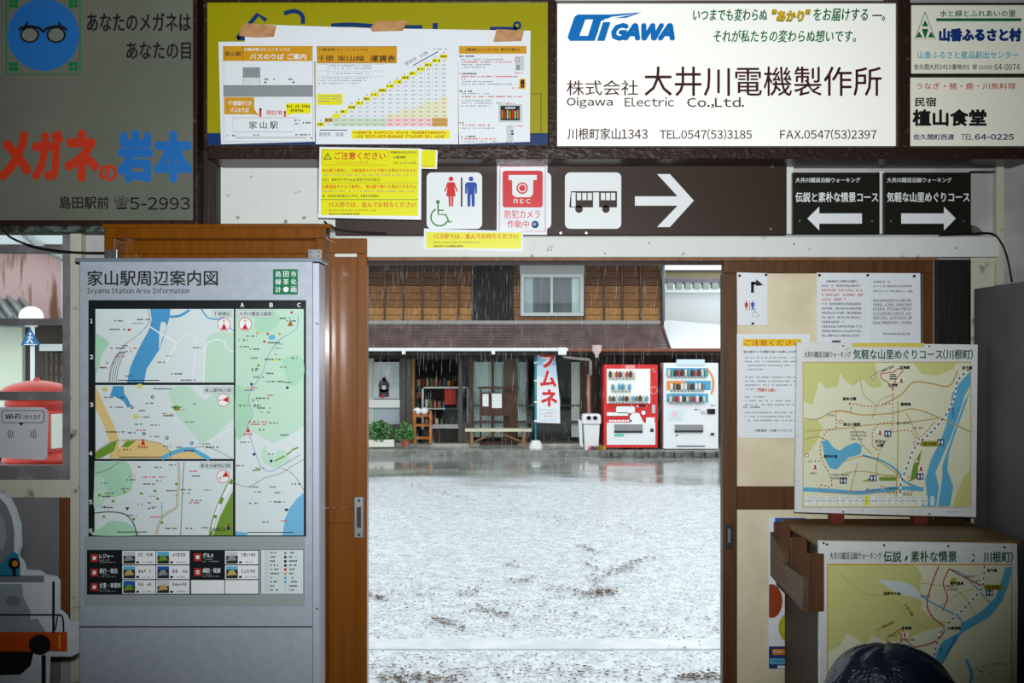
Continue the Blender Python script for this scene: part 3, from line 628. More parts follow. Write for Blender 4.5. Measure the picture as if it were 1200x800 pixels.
lp = obj('legend_panel', pb(99, 629, 357, 710, KY-.003, .004, mat('legend_grey', (150,160,160), .5)), t)
KS = Surf(KY); p = Pr(KS, 'lettering', t)
p.text(102.5, 316.5, 255.5, 335, '家山駅周辺案内図', INK, bold=.008).text(102, 337, 222.5, 345.5, 'Ieyama Station Area Information', INK)
p.rect(320, 315.3, 349, 345, mat('emblem_green', (0,112,72), .5), 1)
for k, ch in enumerate('島田市緑茶化計画●'):
    x = 323+(k % 3)*9; y = 317.5+(k//3)*9
    if k == 8: p.text(x, y, x+6.5, y+7, '画', WHITE, bold=.01)
    elif k == 7: p.circ(x+3.2, y+3.5, 3.2, WHITE, 2)
    else: p.text(x, y, x+6.5, y+7, ch, WHITE, bold=.01)
for s_, x, y in (('A', 284, 357.5), ('B', 318, 357.5), ('C', 350.5, 357.5)): pass
p = Pr(Surf(KY-.005), 'printed_map', mp)
for s_, x, y in (('A', 284, 357.3), ('B', 318, 357.3), ('C', 350.5, 357.3), ('1', 107.5, 376), ('2', 107.5, 418), ('3', 107.5, 474), ('4', 106.5, 531), ('5', 106.5, 588), ('6', 106.5, 621.5)):
    wd = 1.4 if s_ == '1' else 2.1
    p.text(x-wd, y-2.6, x+wd, y+2.6, s_, WHITE, bold=.03)
def compass(p, x, y, rot=0):
    p.circ(x, y, 7.7, RED, 5).circ(x, y, 7, WHITE, 6)
    a = math.radians(rot); f = lambda u, v: (x+u*math.cos(a)-v*math.sin(a), y+u*math.sin(a)+v*math.cos(a))
    p.poly([f(0, -1.5), f(3.6, 6), f(-3.6, 6)], RED, 7); q = f(0, -4); p.text(q[0]-1.2, q[1]-1.6, q[0]+1.2, q[1]+1.6, 'N', RED, L=7, rot=rot)
def badge(p, x0, y0, x1, y1, s_): p.rect(x0, y0, x1, y1, GREY, 4).rect(x0+.5, y0+.5, x1-.5, y1-.5, PGREY, 5).text(x0+1.5, y0+1.3, x1-1.5, y1-1.3, s_, INK, L=6)
# map 1
p.rect(112, 362, 274, 448, PGREY, 1).poly([(112, 390), (122, 396), (128, 403), (120, 414), (116, 430), (112, 436)], MGREEN, 2, True).poly([(242, 395), (256, 388), (274, 390), (274, 448), (238, 448), (240, 420)], PGREEN, 2)
p.poly([(176, 362), (200, 362), (199, 372), (193, 392), (188, 408), (180, 420), (172, 432), (169, 448), (149, 448), (153, 430), (158, 418), (166, 402), (174, 388), (178, 374)], mat('map_river', (72,152,202), .5), 3)
RIV = MATS['map_river']
p.poly([(189, 377), (194, 378), (195, 384), (190, 398), (187, 410), (187, 390)], PGREY, 4, True).line([(199, 371), (210, 370), (218, 366), (222, 363)], 3, RIV, 2)
p.line([(236, 362), (244, 372), (256, 374), (262, 371)], 1.6, RIV, 2).line([(262, 372), (268, 382), (274, 388)], 1, RIV, 2)
p.line([(239, 448), (240, 420), (242, 404), (252, 398), (262, 400), (266, 408), (274, 412)], 1.2, WHITE, 3).line([(175, 382), (190, 392), (206, 402), (200, 414), (196, 424)], 1.4, WHITE, 5).line([(206, 402), (220, 392), (230, 398), (226, 440)], .6, WHITE, 3)
p.line([(128, 448), (130, 430), (138, 416), (146, 404), (160, 394), (172, 382), (176, 372), (173, 362)], .8, GREY, 4)
for k in range(4): p.line([(129+k*2.6, 447), (131+k*2.6, 432), (136+k*3.2, 417-k), (143+k*2.2, 412)], 1.1, GREY, 4)
for x, y, wd, m in ((134, 375, 12, INK), (161, 373.5, 14, INK), (127, 385, 24, INK), (130, 407, 18, INK), (152, 407, 10, RED), (117, 430, 9, RED), (201, 437, 14, INK), (212, 444.5, 17, NAVY), (142, 404, 8, INK)): p.scrib(x, y, x+wd, 1.8, m, 5)
p.rect(150, 385, 153.5, 387.5, RED, 6).rect(139, 445, 187, 446, INK, 5)
badge(p, 249, 363.5, 272, 371.5, '千頭地区'); compass(p, 262.7, 380)
# map 2
p.rect(112, 451, 274, 537.5, PGREY, 1).poly([(196, 460), (206, 452), (222, 452), (240, 470), (260, 452), (274, 452), (274, 490), (250, 512), (236, 520), (224, 506), (208, 488)], PGREEN, 2)
p.poly([(112, 452), (117, 462), (124, 478), (132, 494), (140, 515), (139, 537), (128, 537), (128, 515), (120, 494), (112, 478)], SAND, 3)
p.poly([(139, 526), (150, 516), (168, 514), (190, 520), (204, 530), (222, 528), (240, 537), (139, 537)], SAND, 3).line([(190, 537), (204, 530), (222, 526), (234, 531), (246, 538)], 5, SKYB, 4)
p.poly([(133, 452), (145, 452), (146, 461), (150, 467), (154, 475), (150, 478), (145, 470), (136, 465), (129, 464)], RIV, 4)
for x, y in ((123, 456), (164, 452.5), (160, 488), (207, 478), (148, 518)): p.circ(x, y, 4, OLIVE if y != 478 else DGRN, 4, ry=3)
p.poly([(112, 530), (124, 522), (138, 515), (134, 528), (118, 537), (112, 537)], DGRN, 4).poly([(142, 523), (150, 516), (160, 516), (150, 524)], DGRN, 5)
p.line([(112, 530), (130, 518), (160, 515), (190, 520), (204, 530), (240, 523), (274, 538)], .8, GREY, 5).line([(200, 537), (200, 528)], .6, INK, 5).line([(274, 500), (250, 515), (236, 526)], .8, WHITE, 4)
for x, y in ((179, 465), (155, 477), (169, 508), (196, 513), (225, 519)): p.circ(x, y, 2, NAVY, 5, n=10).circ(x, y, .9, WHITE, 6, n=8)
for x, y, wd, m in ((180, 454.5, 24, INK), (129, 476, 16, INK), (163, 480, 12, INK), (190, 486, 14, INK), (158, 496, 12, INK), (124, 505, 24, INK), (177, 497, 12, INK), (150, 506, 10, INK), (160, 503, 14, RED), (171, 471.5, 10, INK), (121, 464.5, 24, INK), (214, 527, 14, NAVY), (240, 523, 16, INK)): p.scrib(x, y, x+wd, 1.8, m, 5)
p.poly([(168, 513), (165.5, 521), (170.5, 521)], RED, 6).scrib(162, 522, 174, 3, RED, 6).rect(140, 535, 190, 536, INK, 5)
badge(p, 239, 453, 272.5, 460.5, '家山駅周辺図'); compass(p, 262, 468.5, -95)
# map 3
p.rect(111, 540, 273, 627, PGREY, 1).poly([(111, 541), (148, 541), (156, 560), (152, 575), (136, 582), (118, 584), (111, 580)], MGREEN, 2, True).poly([(111, 560), (122, 560), (126, 582), (111, 596)], PGREEN, 3, True)
p.poly([(111, 622), (122, 616), (130, 610), (148, 612), (158, 620), (160, 627), (111, 627)], MGREEN, 2, True)
p.poly([(273, 575), (268, 585), (258, 605), (250, 627), (273, 627)], DGRN, 3).line([(273, 562), (266, 572), (256, 594), (250, 612), (247, 627)], 4.5, DGRN, 3).line([(270, 567), (262, 583)], 4.2, WHITE, 4).line([(258, 590), (253, 603)], 3.6, WHITE, 4).line([(252, 607), (248, 622)], 2.8, WHITE, 4)
p.line([(209, 541), (210, 562), (208, 584), (207, 594), (190, 606), (183, 627)], 3, TAN, 3).line([(209, 541), (210, 562), (208, 584), (207, 594), (190, 606), (183, 627)], 1.6, LGREY, 4)
p.line([(216, 541), (214, 575), (212, 627)], 1.2, GREY, 4).line([(111, 601), (128, 599.5), (146, 602), (156, 612), (161, 627)], 1.2, INK, 4).line([(111, 555), (126, 550), (140, 541)], 1, GREY, 4)
p.line([(111, 592), (150, 590), (190, 588)], .5, LGREY, 4).line([(190, 588), (190, 606)], .8, TEAL, 4)
for x, y in ((166, 578), (146, 576), (185, 584), (117, 580), (157, 608), (190, 612), (207, 567), (133, 587), (182, 575), (122, 605)): p.circ(x, y, 2, DGRN, 5, ry=1.6, n=8)
for x, y, wd, m in ((168, 558, 26, RED), (168, 566, 14, INK), (198, 543.5, 9, INK), (180, 546.5, 12, INK), (122, 577, 12, INK), (120, 580.5, 14, INK), (118, 593.5, 16, INK), (222, 551, 10, RED), (225, 556.5, 9, INK), (222, 588, 12, RED), (176, 604.5, 12, RED), (194, 618, 14, INK), (218, 618, 9, INK), (240, 573, 8, INK), (149, 561, 10, INK), (235, 617, 10, INK), (162, 546, 4, INK)): p.scrib(x, y, x+wd, 1.8, m, 5)
p.poly([(147, 594), (152, 594), (149.5, 598)], NAVY, 5).rect(137, 622.5, 173, 623.5, INK, 5).text(246, 616.5, 264, 622, 'navica', INK, L=6, bold=.02).circ(268, 618.5, 2.2, NAVY, 6).circ(268, 615, 1.5, RED, 6)
badge(p, 234, 541.5, 271.5, 549, '新金谷駅周辺図'); compass(p, 261.7, 558, -120)
# map 4
p.rect(276, 362, 356, 627, PGREEN, 1)
p.poly([(276, 502), (300, 508), (320, 520), (340, 510), (356, 500), (356, 627), (276, 627)], PGREY, 2).poly([(303, 366), (320, 364), (328, 374), (320, 386), (306, 390), (298, 380)], MGREEN, 2, True).poly([(276, 450), (290, 458), (294, 490), (284, 512), (276, 508)], MGREEN, 3, True).poly([(330, 420), (352, 416), (356, 440), (340, 452)], MGREEN, 2, True).poly([(310, 520), (318, 534), (330, 526), (340, 540), (322, 548), (306, 538)], PGREEN, 3, True)
p.poly([(356, 577), (348, 584), (340, 594), (334, 608), (331, 627), (356, 627)], mat('map_sea', (112,182,220), .5), 3).poly([(276, 622), (290, 624), (290, 627), (276, 627)], MATS['map_sea'], 3)
p.line([(350, 368), (348, 384), (338, 392), (330, 396), (318, 410), (312, 424), (308, 436), (302, 446), (294, 456), (292, 470), (296, 486), (290, 500), (294, 514), (300, 532), (306, 546), (316, 552), (330, 546), (352, 532)], .9, mat('map_line', (140,160,190), .5), 4)
p.line([(276, 566), (292, 570), (310, 560), (330, 554), (342, 546), (356, 538)], .8, GREY, 4).line([(310, 552), (300, 562), (306, 574), (296, 584), (286, 590), (292, 610)], .5, LGREY, 4).line([(330, 548), (344, 556), (356, 574)], .8, GREY, 4)
for x, y, wd, m in ((310, 420, 20, INK), (280, 397.5, 11, INK), (293, 408, 12, INK), (314, 400.5, 14, INK), (328, 372, 12, INK), (336, 375, 10, INK), (294, 431, 20, INK), (312, 436.5, 10, INK), (312, 446, 22, INK), (342, 418.5, 8, NAVY), (300, 465.5, 16, INK), (290, 493, 26, RED), (294, 496, 20, RED), (302, 502.5, 10, INK), (329, 508.5, 11, INK), (277, 544.5, 11, INK), (342, 566, 11, INK), (292, 588.5, 11, INK), (322, 587, 12, INK), (304, 610.5, 12, INK), (322, 402, 16, GREY), (318, 407, 14, GREY), (280, 474, 14, INK), (300, 477, 18, INK)): p.scrib(x, y, x+wd, 1.9, m, 5)
p.circ(319, 395, 4, SKYB, 5, ry=3).poly([(340.5, 375), (344, 382), (337, 382)], mat('map_brown', (150,96,30), .5), 5).poly([(291, 500), (288.5, 506), (293.5, 506)], RED, 6).scrib(286, 507, 297, 3, RED, 6)
for x, y, m in ((302, 390, ORA), (328, 391, ORA), (310, 400, RED), (322, 422, YEL), (303, 428, DGRN), (314, 391, RED), (342, 366, RED)): p.circ(x, y, 1.6, m, 6, n=8)
for x, y in ((295, 450), (337, 454), (318, 540), (298, 532), (336, 597)): p.circ(x, y, 1.8, NAVY, 6, n=8)
for a in (((322, 540), (334, 534)), ((336, 533), (342, 528)), ((342, 527), (350, 524)), ((296, 551), (306, 550))): p.line(list(a), 1.8, DGRN, 5, sm=False)
p.rect(290, 623, 345, 624, INK, 5); badge(p, 279, 363.5, 320, 371.5, '大井川鐵道沿線図'); compass(p, 287.5, 380)
rs = random.Random(3)
for x0, y0, x1, y1, n_ in ((116, 376, 262, 440, 9), (118, 466, 256, 528, 14), (116, 552, 240, 618, 16), (280, 392, 350, 612, 26)):
    for k in range(n_):
        x = rs.uniform(x0, x1-14); y = rs.uniform(y0, y1); p.scrib(x, y, x+rs.uniform(5, 13), 1.6, RED if k % 6 == 5 else INK, 5)
# legend
p = Pr(Surf(KY-.003), 'legend_print', lp)
p.rect(102, 644, 303.5, 696.5, BLACK, 1).rect(305.5, 643.5, 356, 696, INK, 1).rect(306, 644, 355.5, 695.5, PGREY, 2)
for c in range(4):
    for r in range(3):
        x0 = 143.5+c*39.8+(1 if c > 1 else 0); y0 = 645+r*17.2
        if c == 2 and r < 2: continue
        p.rect(x0, y0, x0+38.9, y0+16, WHITE, 2)
        if (c >= 2 and r == 2): continue
        pm = ((DBLUE, DGRN), (SKYB, INK), (BLUE, TAN))[r]
        p.rect(x0+1.3, y0+1, x0+15, y0+15.2, mat('photo_dark', (36,44,40), .5), 3).rect(x0+1.3, y0+1, x0+15, y0+(6, 5, 7)[r], (LGREY, SKYB, BLUE)[(r+c) % 3], 4).poly([(x0+2, y0+12), (x0+5, y0+6), (x0+10, y0+5), (x0+14, y0+11)], (GREY, TAN, DGRN)[(r+c*2) % 3], 5)
        p.scrib(x0+19, y0+3+(r % 2)*2, x0+36, 3.4, INK, 3).scrib(x0+24, y0+12.5, x0+37, 1.6, GREY, 3).circ(x0+18, y0+13.5, 2, INK, 3, ry=1.3)
for x, y, s_, ic in ((106.5, 649, 'レジャー', 0), (106.5, 666, '旅行・宿泊', 0), (106.5, 683, '企業・事業所', 0), (227.5, 648, 'グルメ', 0), (227.5, 665.5, '病院・医療', 1)):
    p.rect(x, y, x+8.6, y+9, mat('icon_box_red', (176,50,38), .5), 3).rect(x+2.5, y+2.5, x+6.2, y+6.6, WHITE, 4)
    if ic: p.rect(x+3, y+4, x+5.6, y+5.2, RED, 5)
    p.text(x+10.2, y-.5, x+10.2+(4.2*len(s_)), y+5.5, s_, WHITE, bold=.01).scrib(x+10.2, y+6.5, x+22, 1.3, GREY, 3).scrib(x+10.2, y+8.8, x+30, 1.3, GREY, 3)
for r in range(10):
    y = 646+r*4.85
    p.box(311, y, 314.5, y+3.2, .5, GREY, 3).scrib(317, y+.4, 323+(r*7) % 6, 2, INK, 3)
    m = (GREY, INK, INK, NAVY, RED, ORA, SKYB, SKYB, PGREEN, PGREEN)[r]; p.circ(334.5, y+1.6, 1.7, m, 3, n=10).scrib(339, y+.4, 344+(r*5) % 6, 2, INK, 3)

# ================================================================== RIGHT DOOR PAPERS, MAP BOARDS, CABINET
PS = Surf(4.027)
def pins(t, pts, Y):
    for x, y in pts: obj('drawing_pin', MB().cyl(W(x, y, Y), Vector(W(x, y, Y))+Vector((0, -.006, 0)), .0055, mat('pin_brown', (60,36,26), .4), n=10), t)
t = thing('notice', W(881, 381, 4.027), 'small white arrow paper with toilet symbols pinned at top left of the right door', 'notice')
obj('sheet', PS.slab([(863.5, 319), (899.5, 320), (899, 381), (864, 381)], PAPER, .001), t)
p = Pr(PS, 'arrow', t); p.rect(880, 330, 883.5, 343, INK, 1).rect(880, 330, 889, 333.5, INK, 1).poly([(886, 327), (894.5, 334), (886, 335)], INK, 2)
p = Pr(PS, 'toilet_symbol', t); person_icon(p, 874.5, 352.5, 11, RED, True, 1); person_icon(p, 882, 352.5, 11, BLUE, False, 1); p.rect(878.2, 353, 878.8, 363, INK, 1); wheel_icon(p, 881.5, 361, .35, GREY, 1)
pins(t, ((866.5, 323), (897.5, 322), (882, 379)), 4.027)
t = thing('notice', W(1018, 400, 4.025), 'wide white double page letter with dense print pinned at the top of the right door', 'notice')
PS2 = Surf(4.025); obj('sheet', PS2.slab([(957, 319.5), (1078.5, 320), (1079, 402), (957, 402)], PAPER, .001), t); obj('sheet', Surf(4.0235).slab([(1017.5, 320), (1078.5, 320), (1079, 402), (1018, 402)], PAPER, .001), t)
PT = mat('print_text_dark', (70,70,74), .6)
p = Pr(Surf(4.0235), 'lettering', t); p.text(968, 328, 1005, 331, '川根本町をご利用のお客様へ', INK)
for k in range(12): p.scrib(963, 333.5+k*5.3, 1010-(k in (3, 8))*20, 2.5, RED if k in (1, 2, 3) else PT)
for k, y in enumerate((329, 334, 340, 350.5, 355.5, 360.5, 366, 371, 376.5)): p.scrib(1023, y, 1069-(k in (0,))*25, 2.3, PT); p.rect(1023, y+3, 1068, y+3.3, PT, 2) if k > 2 else None
p.scrib(1035, 390, 1067, 2.4, PT).rect(975, 399, 985, 401, INK, 2)
pins(t, ((960, 322.5), (1016.5, 322.5), (1071, 323.5)), 4.023)
t = thing('notice', W(905, 513, 4.027), 'long white letter with highlighted red heading half hidden by the map board', 'notice')
PS3 = Surf(4.0265); obj('sheet', PS3.slab([(863.5, 391), (949, 391), (948, 513), (864, 513)], PAPER, .001), t)
p = Pr(PS3, 'lettering', t); p.rect(870.5, 397, 939, 405.5, mat('highlight_yellow', (232,200,30), .5), 1).text(872, 398, 938, 404.8, 'ご注意ください', RED, bold=.005).text(871, 410.5, 938, 413.5, '家山駅から千頭駅方面へお越しのお客様', INK)
for k in range(17):
    if k in (4, 9, 13): continue
    p.scrib(873, 418+k*4.6, 936-(k in (3, 8, 10))*40, 1.8, GREY)
p.text(886, 454.8, 910, 459, 'ご理解をお願い', RED).scrib(871, 475.5, 891, 2.4, INK).text(884, 502.5, 928, 506, '川根本町・大鉄アドバンス', INK)

def mapframe(t, S, q, th, inner):
    bm = S.slab(q, mat('enamel_white', (222,226,224), .35, rgb2=(200,204,200), scale=30, lo=.6, hi=.75, coat=.3), th); return obj('panel', bm, t, bevel=.0015)
S5 = Surf(3.84, 1.46, -5)
t = thing('map_board', Vector(S5.pt(1040, 606)), 'white walking map board with yellow strip on top, standing on the wooden cabinet', 'map board')
mapframe(t, S5, [(934, 401), (1146, 403.5), (1144, 606), (931.5, 600)], .02, None)
p = Pr(S5, 'printed_map', t)
p.rect(998, 401.8, 1083, 406.5, mat('tape_yellow', (214,196,90), .5), 1)
p.text(942, 411.5, 997, 419, '大井川鐵道沿線ウォーキング', INK, bold=.004).text(999.5, 409, 1140, 421, '気軽な山里めぐりコース(川根町)', mat('print_forest', (20,84,50), .5), bold=.012)
p.rect(940.5, 423.8, 1138, 594.5, TAN, 1).rect(941.5, 425, 1137, 593.5, mat('map_ivory', (226,228,196), .5), 2)
OL = OLIVE
p.poly([(941.5, 425), (1025, 425), (1029, 440), (1034, 452), (1022, 455), (1010, 444), (1000, 452), (990, 446), (984, 436), (982, 452), (968, 455), (960, 446), (952, 474), (941.5, 470)], OL, 3).poly([(1070, 425), (1120, 425), (1118, 432), (1098, 440), (1080, 438)], OL, 3)
p.poly([(941.5, 492), (958, 492), (964, 500), (958, 515), (948, 530), (941.5, 535)], OL, 3).poly([(1137, 550), (1128, 560), (1122, 575), (1116, 593), (1137, 593)], OL, 3, False)
p.line([(942, 490), (958, 491), (980, 481), (1010, 486), (1045, 484), (1070, 479), (1100, 489), (1137, 506)], 1.6, TAN, 4).line([(945, 505), (985, 502), (1015, 498), (1060, 495), (1100, 490)], 1.4, TAN, 4).line([(1034, 474), (1056, 462), (1070, 448), (1090, 449), (1112, 452), (1122, 434)], 1.8, TAN, 4)
p.line([(1052, 470), (1052, 525), (1050, 582)], 1.4, TAN, 4).line([(1008, 443), (1012, 462), (1026, 474)], 1, TAN, 4).line([(990, 540), (1018, 535), (1056, 558)], 1.3, TAN, 4).line([(1005, 542), (995, 580)], 1.2, TAN, 4).line([(1030, 530), (1028, 556), (1052, 556)], 1.2, TAN, 4).line([(941, 515), (962, 512), (982, 528), (1000, 520), (1010, 530)], 1.3, TAN, 4)
p.line([(1000, 500), (1010, 520), (1022, 532)], 1.2, TAN, 4).line([(1062, 484), (1072, 504), (1080, 520)], 1.2, TAN, 4).line([(985, 556), (1010, 552), (1056, 560)], 1.2, TAN, 4).line([(1022, 490), (1030, 470), (1048, 462)], 1, TAN, 4)
p.poly([(1137, 435), (1128, 444), (1116, 460), (1112, 480), (1108, 500), (1100, 520), (1090, 540), (1084, 562), (1086, 580), (1080, 593), (1097, 593), (1100, 570), (1096, 553), (1104, 535), (1114, 512), (1122, 490), (1130, 464), (1137, 452)], SKYB, 3).poly([(1137, 458), (1122, 500), (1112, 530), (1110, 550), (1117, 570), (1113, 593), (1099, 593), (1104, 560), (1104, 545), (1118, 505), (1130, 470)], SKYB, 3)
p.line([(941, 573), (975, 575), (1010, 577), (1050, 572), (1082, 573)], 5, SKYB, 3).line([(1010, 533), (1034, 540), (1052, 552), (1060, 564), (1082, 573)], 2.4, SKYB, 4)
p.poly([(963, 517), (970, 515), (976, 524), (984, 528), (992, 522), (1003, 518), (1010, 522), (1008, 532), (994, 536), (986, 544), (980, 550), (972, 548), (966, 536)], SKYB, 5)
RM = mat('map_red', (184,70,60), .5)
p.line([(1046, 456), (1046, 495), (1030, 496), (1022, 505), (1022, 522), (1030, 528), (1044, 508), (1046, 495)], 1.2, RM, 5, sm=False, dash=2).line([(995, 472), (1020, 476), (1046, 472)], 1.3, RM, 5, dash=2).line([(995, 472), (997, 482), (980, 482), (980, 500), (968, 506), (962, 520), (962, 536), (972, 556), (974, 570), (962, 568), (966, 576), (1010, 576), (1046, 577), (1068, 576), (1066, 568), (1064, 556)], 1.3, RM, 5, dash=2)
p.line([(1046, 456), (1040, 448), (1034, 444), (1032, 438), (1046, 436), (1052, 432), (1058, 434), (1050, 444), (1046, 456)], 1.1, RM, 5).line([(1046, 506), (1066, 504), (1076, 514), (1096, 493)], 1.2, RM, 5, dash=2)
p.line([(1136, 432), (1122, 446), (1118, 466), (1108, 486), (1092, 505), (1072, 524), (1062, 548), (1056, 565), (1054, 580)], 2.6, WHITE, 5).line([(1136, 432), (1122, 446), (1118, 466), (1108, 486), (1092, 505), (1072, 524), (1062, 548), (1056, 565), (1054, 580)], 1.6, NAVY, 6, dash=3)
p.poly([(1080, 526), (1074, 560), (1066, 564), (1070, 545)], DGRN, 5).rect(1030, 559, 1050, 563, DGRN, 4).poly([(1009, 564), (1022, 559), (1027, 563)], DGRN, 4)
for x, y, s_ in ((1046, 451, '三光寺'), (995, 467, '塩本公園'), (1060, 430.5, '紅地蔵'), (998, 497, '家山八幡宮'), (973, 534.5, '野中の池'), (1031, 517, '天王山'), (1031, 521.5, '公園'), (1133, 431, '至千頭'), (1061, 473.5, '郵便局'), (1058, 495.5, 'スーパー')):
    h = 2.1; p.text(x-len(s_)*2, y-h, x+len(s_)*2, y+h, s_, INK, L=7, bold=.05)
p.text(1022, 432, 1048, 435.5, '三十三番観音霊場', INK, L=7, rot=-22).rrect(1078, 516.5, 1100, 523, 3, mat('station_olive', (150,150,30), .5), 6).text(1081, 518, 1097, 521.6, '家山駅', INK, L=8).text(1014, 572, 1030, 575, '家山川', NAVY, L=7).text(1115, 477, 1118, 490, '大\n井\n川', NAVY, L=7)
for x, y in ((1040, 508), (1102, 518), (1078, 558), (1023, 560), (988, 563)): p.rect(x-4, y-3.8, x+4, y+3.8, NAVY, 6); person_icon(p, x-1.8, y-2.8, 6, WHITE, True, 7); person_icon(p, x+1.8, y-2.8, 6, WHITE, False, 7)
for x, y in ((1031, 507), (1056, 446), (1079, 549), (955, 547)): p.rect(x-3.5, y-3, x+3.5, y+3, WHITE, 6).rect(x-1.2, y-2.4, x+1.2, y+2.4, RED, 7).rect(x-3, y+1, x+3, y+2.6, TAN, 7)
for x, y in ((1023, 442), (985, 494), (945.5, 533.5), (1072, 519.5), (1074, 540), (1034, 571)): p.circ(x, y, 2.4, RM, 6, n=12).circ(x, y, 1.6, WHITE, 7, n=12)
for x, y, wd in ((996, 505, 18), (996, 509, 20), (996, 513, 14), (974, 555, 22), (974, 559, 18), (943, 539, 18), (949, 553, 10), (1070, 500, 12), (1038, 571, 14), (1038, 574.5, 12), (1058, 578, 10), (970, 485, 8)): p.scrib(x, y, x+wd, 2.3, INK, 7)
p.rect(1042, 440, 1050, 441.5, INK, 7).rect(1043, 438, 1049, 439, INK, 7).rect(1042, 443, 1050, 444.5, INK, 7)
p.rect(944, 585.5, 1096, 587, mat('route_sky', (150,200,220), .5), 5)
for k in range(20):
    x = 946+k*7.7; p.rrect(x-2.2, 580.5, x+2.2, 592, 2, YEL if k == 9 else WHITE, 6).scrib(x-1, 582, x+1.2, 1.5, GREY, 7).scrib(x-1, 586, x+1.2, 1.5, GREY, 7)
p.scrib(1108, 599, 1128, 1.2, GREY, 2)
for x, y in ((988, 405), (1089, 405.5), (988, 599.5), (1089, 602)): obj('screw', MB().cyl(S5.pt(x, y), S5.pt(x, y, .003), .0035, DSTEEL, n=8), t)
for x in (974, 1075): obj('foot', MB().box(S5.pt(x, 600)[0], S5.pt(x+16, 600)[0], 3.86, 3.9, .955, 1.0, mat('red_foot', (110,40,30), .5)), t)

# wooden cabinet
CW = wood('cabinet_wood', (98,74,42), (130,100,62), scale=3, stretch=(.8,14,14), rough=.5); CD = wood('cabinet_side_wood', (36,24,15), (56,38,25), scale=4)
BIN = wood('bin_wood', (74,56,38), (104,80,54), scale=4, stretch=(14,.8,14)); BIN2 = wood('bin_wood_red', (72,44,24), (98,62,36), scale=4)
t = thing('cabinet', (1.43, 3.73, 0), 'low brown wooden cabinet with slatted side bin below the map boards', 'cabinet')
obj('top', MB().box(1.07, 1.79, 3.50, 3.97, .935, .955, CW), t, bevel=.003)
obj('side_panel', MB().box(1.085, 1.105, 3.52, 3.96, 0, .935, CD), t); obj('side_panel', MB().box(1.76, 1.78, 3.52, 3.96, 0, .935, CD), t)
obj('back_panel', MB().box(1.105, 1.76, 3.95, 3.965, .02, .935, CD), t); obj('front_panel', MB().box(1.105, 1.76, 3.525, 3.545, .04, .935, CD), t); obj('shelf', MB().box(1.105, 1.76, 3.545, 3.95, .45, .47, CD), t)
sb = MB()
sb.add([(1.012, 3.46, .715), (1.012, 3.9, .75), (1.012, 3.9, .915), (1.012, 3.72, .865), (1.012, 3.715, .83), (1.012, 3.46, .835)]+[(1.03, 3.46, .715), (1.03, 3.9, .75), (1.03, 3.9, .915), (1.03, 3.72, .865), (1.03, 3.715, .83), (1.03, 3.46, .835)],
       [(0,1,2,3,4,5), (11,10,9,8,7,6)]+[(i, i+6, (i+1) % 6+6, (i+1) % 6) for i in range(6)], BIN)
sd = obj('side_bin', sb, t)
obj('plank', MB().box(1.03, 1.085, 3.46, 3.478, .715, .915, BIN2), sd, bevel=.002)
obj('plank', MB().box(1.028, 1.085, 3.66, 3.678, .715, .935, BIN2), sd, bevel=.002); obj('plank', MB().box(1.024, 1.085, 3.88, 3.898, .74, .955, BIN2), sd, bevel=.002)
obj('plank', MB().box(1.03, 1.085, 3.478, 3.88, .715, .73, CD), sd)

S6 = Surf(3.465, 1.43, -1)
t = thing('map_board', Vector(S6.pt(1076, 890)), 'white walking map board fixed to the cabinet front, its title partly worn away', 'map board')
mapframe(t, S6, [(960, 634), (1192, 637), (1193, 690), (1191, 890), (961, 890)], .02, None)
p = Pr(S6, 'printed_map', t)
p.text(972, 646.5, 1033, 655.5, '大井川鐵道沿線ウォーキング', INK, bold=.004).text(1035, 645, 1056, 658.5, '伝説', MATS['print_forest'], bold=.014).poly([(1061, 652), (1064, 650), (1063, 655), (1060, 658)], MATS['print_forest'], 3).text(1067, 645, 1121, 658.5, '素朴な情景', MATS['print_forest'], bold=.014)
p.line([(1139, 649), (1142, 651)], 1.5, MATS['print_forest'], 3, sm=False).line([(1142, 655), (1138, 658)], 1.5, MATS['print_forest'], 3, sm=False).text(1152, 645.5, 1187, 659, '川根町)', MATS['print_forest'], bold=.014)
p.rect(969, 660.5, 1186, 885, ORA, 1).rect(970.3, 662, 1184.8, 884, MATS['map_ivory'], 2)
p.poly([(970.3, 662), (1072, 662), (1080, 672), (1078, 690), (1084, 702), (1078, 712), (1092, 724), (1115, 730), (1080, 740), (1060, 750), (1040, 752), (1022, 744), (1014, 756), (1004, 748), (992, 742), (984, 756), (970.3, 764)], OL, 3)
p.poly([(1028, 679), (1060, 682), (1078, 694), (1086, 708), (1074, 700), (1056, 696), (1044, 690)], PGREY, 4, True)
p.poly([(1186, 664), (1178, 664), (1172, 684), (1166, 700), (1150, 716), (1126, 730), (1124, 740), (1106, 750), (1098, 762), (1094, 780), (1102, 780), (1108, 768), (1120, 752), (1126, 742), (1160, 722), (1174, 704), (1182, 684)], SKYB, 4)
p.line([(1078, 697), (1092, 706), (1108, 714), (1124, 724), (1128, 732)], 1.8, SKYB, 4).line([(1112, 666), (1128, 672), (1140, 684), (1154, 700), (1160, 706)], 1.6, SKYB, 4).line([(1120, 745), (1110, 765), (1102, 778)], 3, SKYB, 4)
p.line([(984, 671), (1000, 686), (1016, 696), (1036, 698), (1054, 708), (1068, 728), (1086, 735)], .8, TAN, 4).line([(1100, 663), (1093, 680), (1086, 706), (1092, 722), (1106, 735), (1100, 748), (1088, 754), (1072, 758)], 1.6, RM, 5).line([(1112, 666), (1108, 674), (1105, 684), (1110, 700), (1104, 715)], 1.5, RM, 5).line([(1112, 666), (1130, 676), (1150, 686)], 1.6, RM, 5)
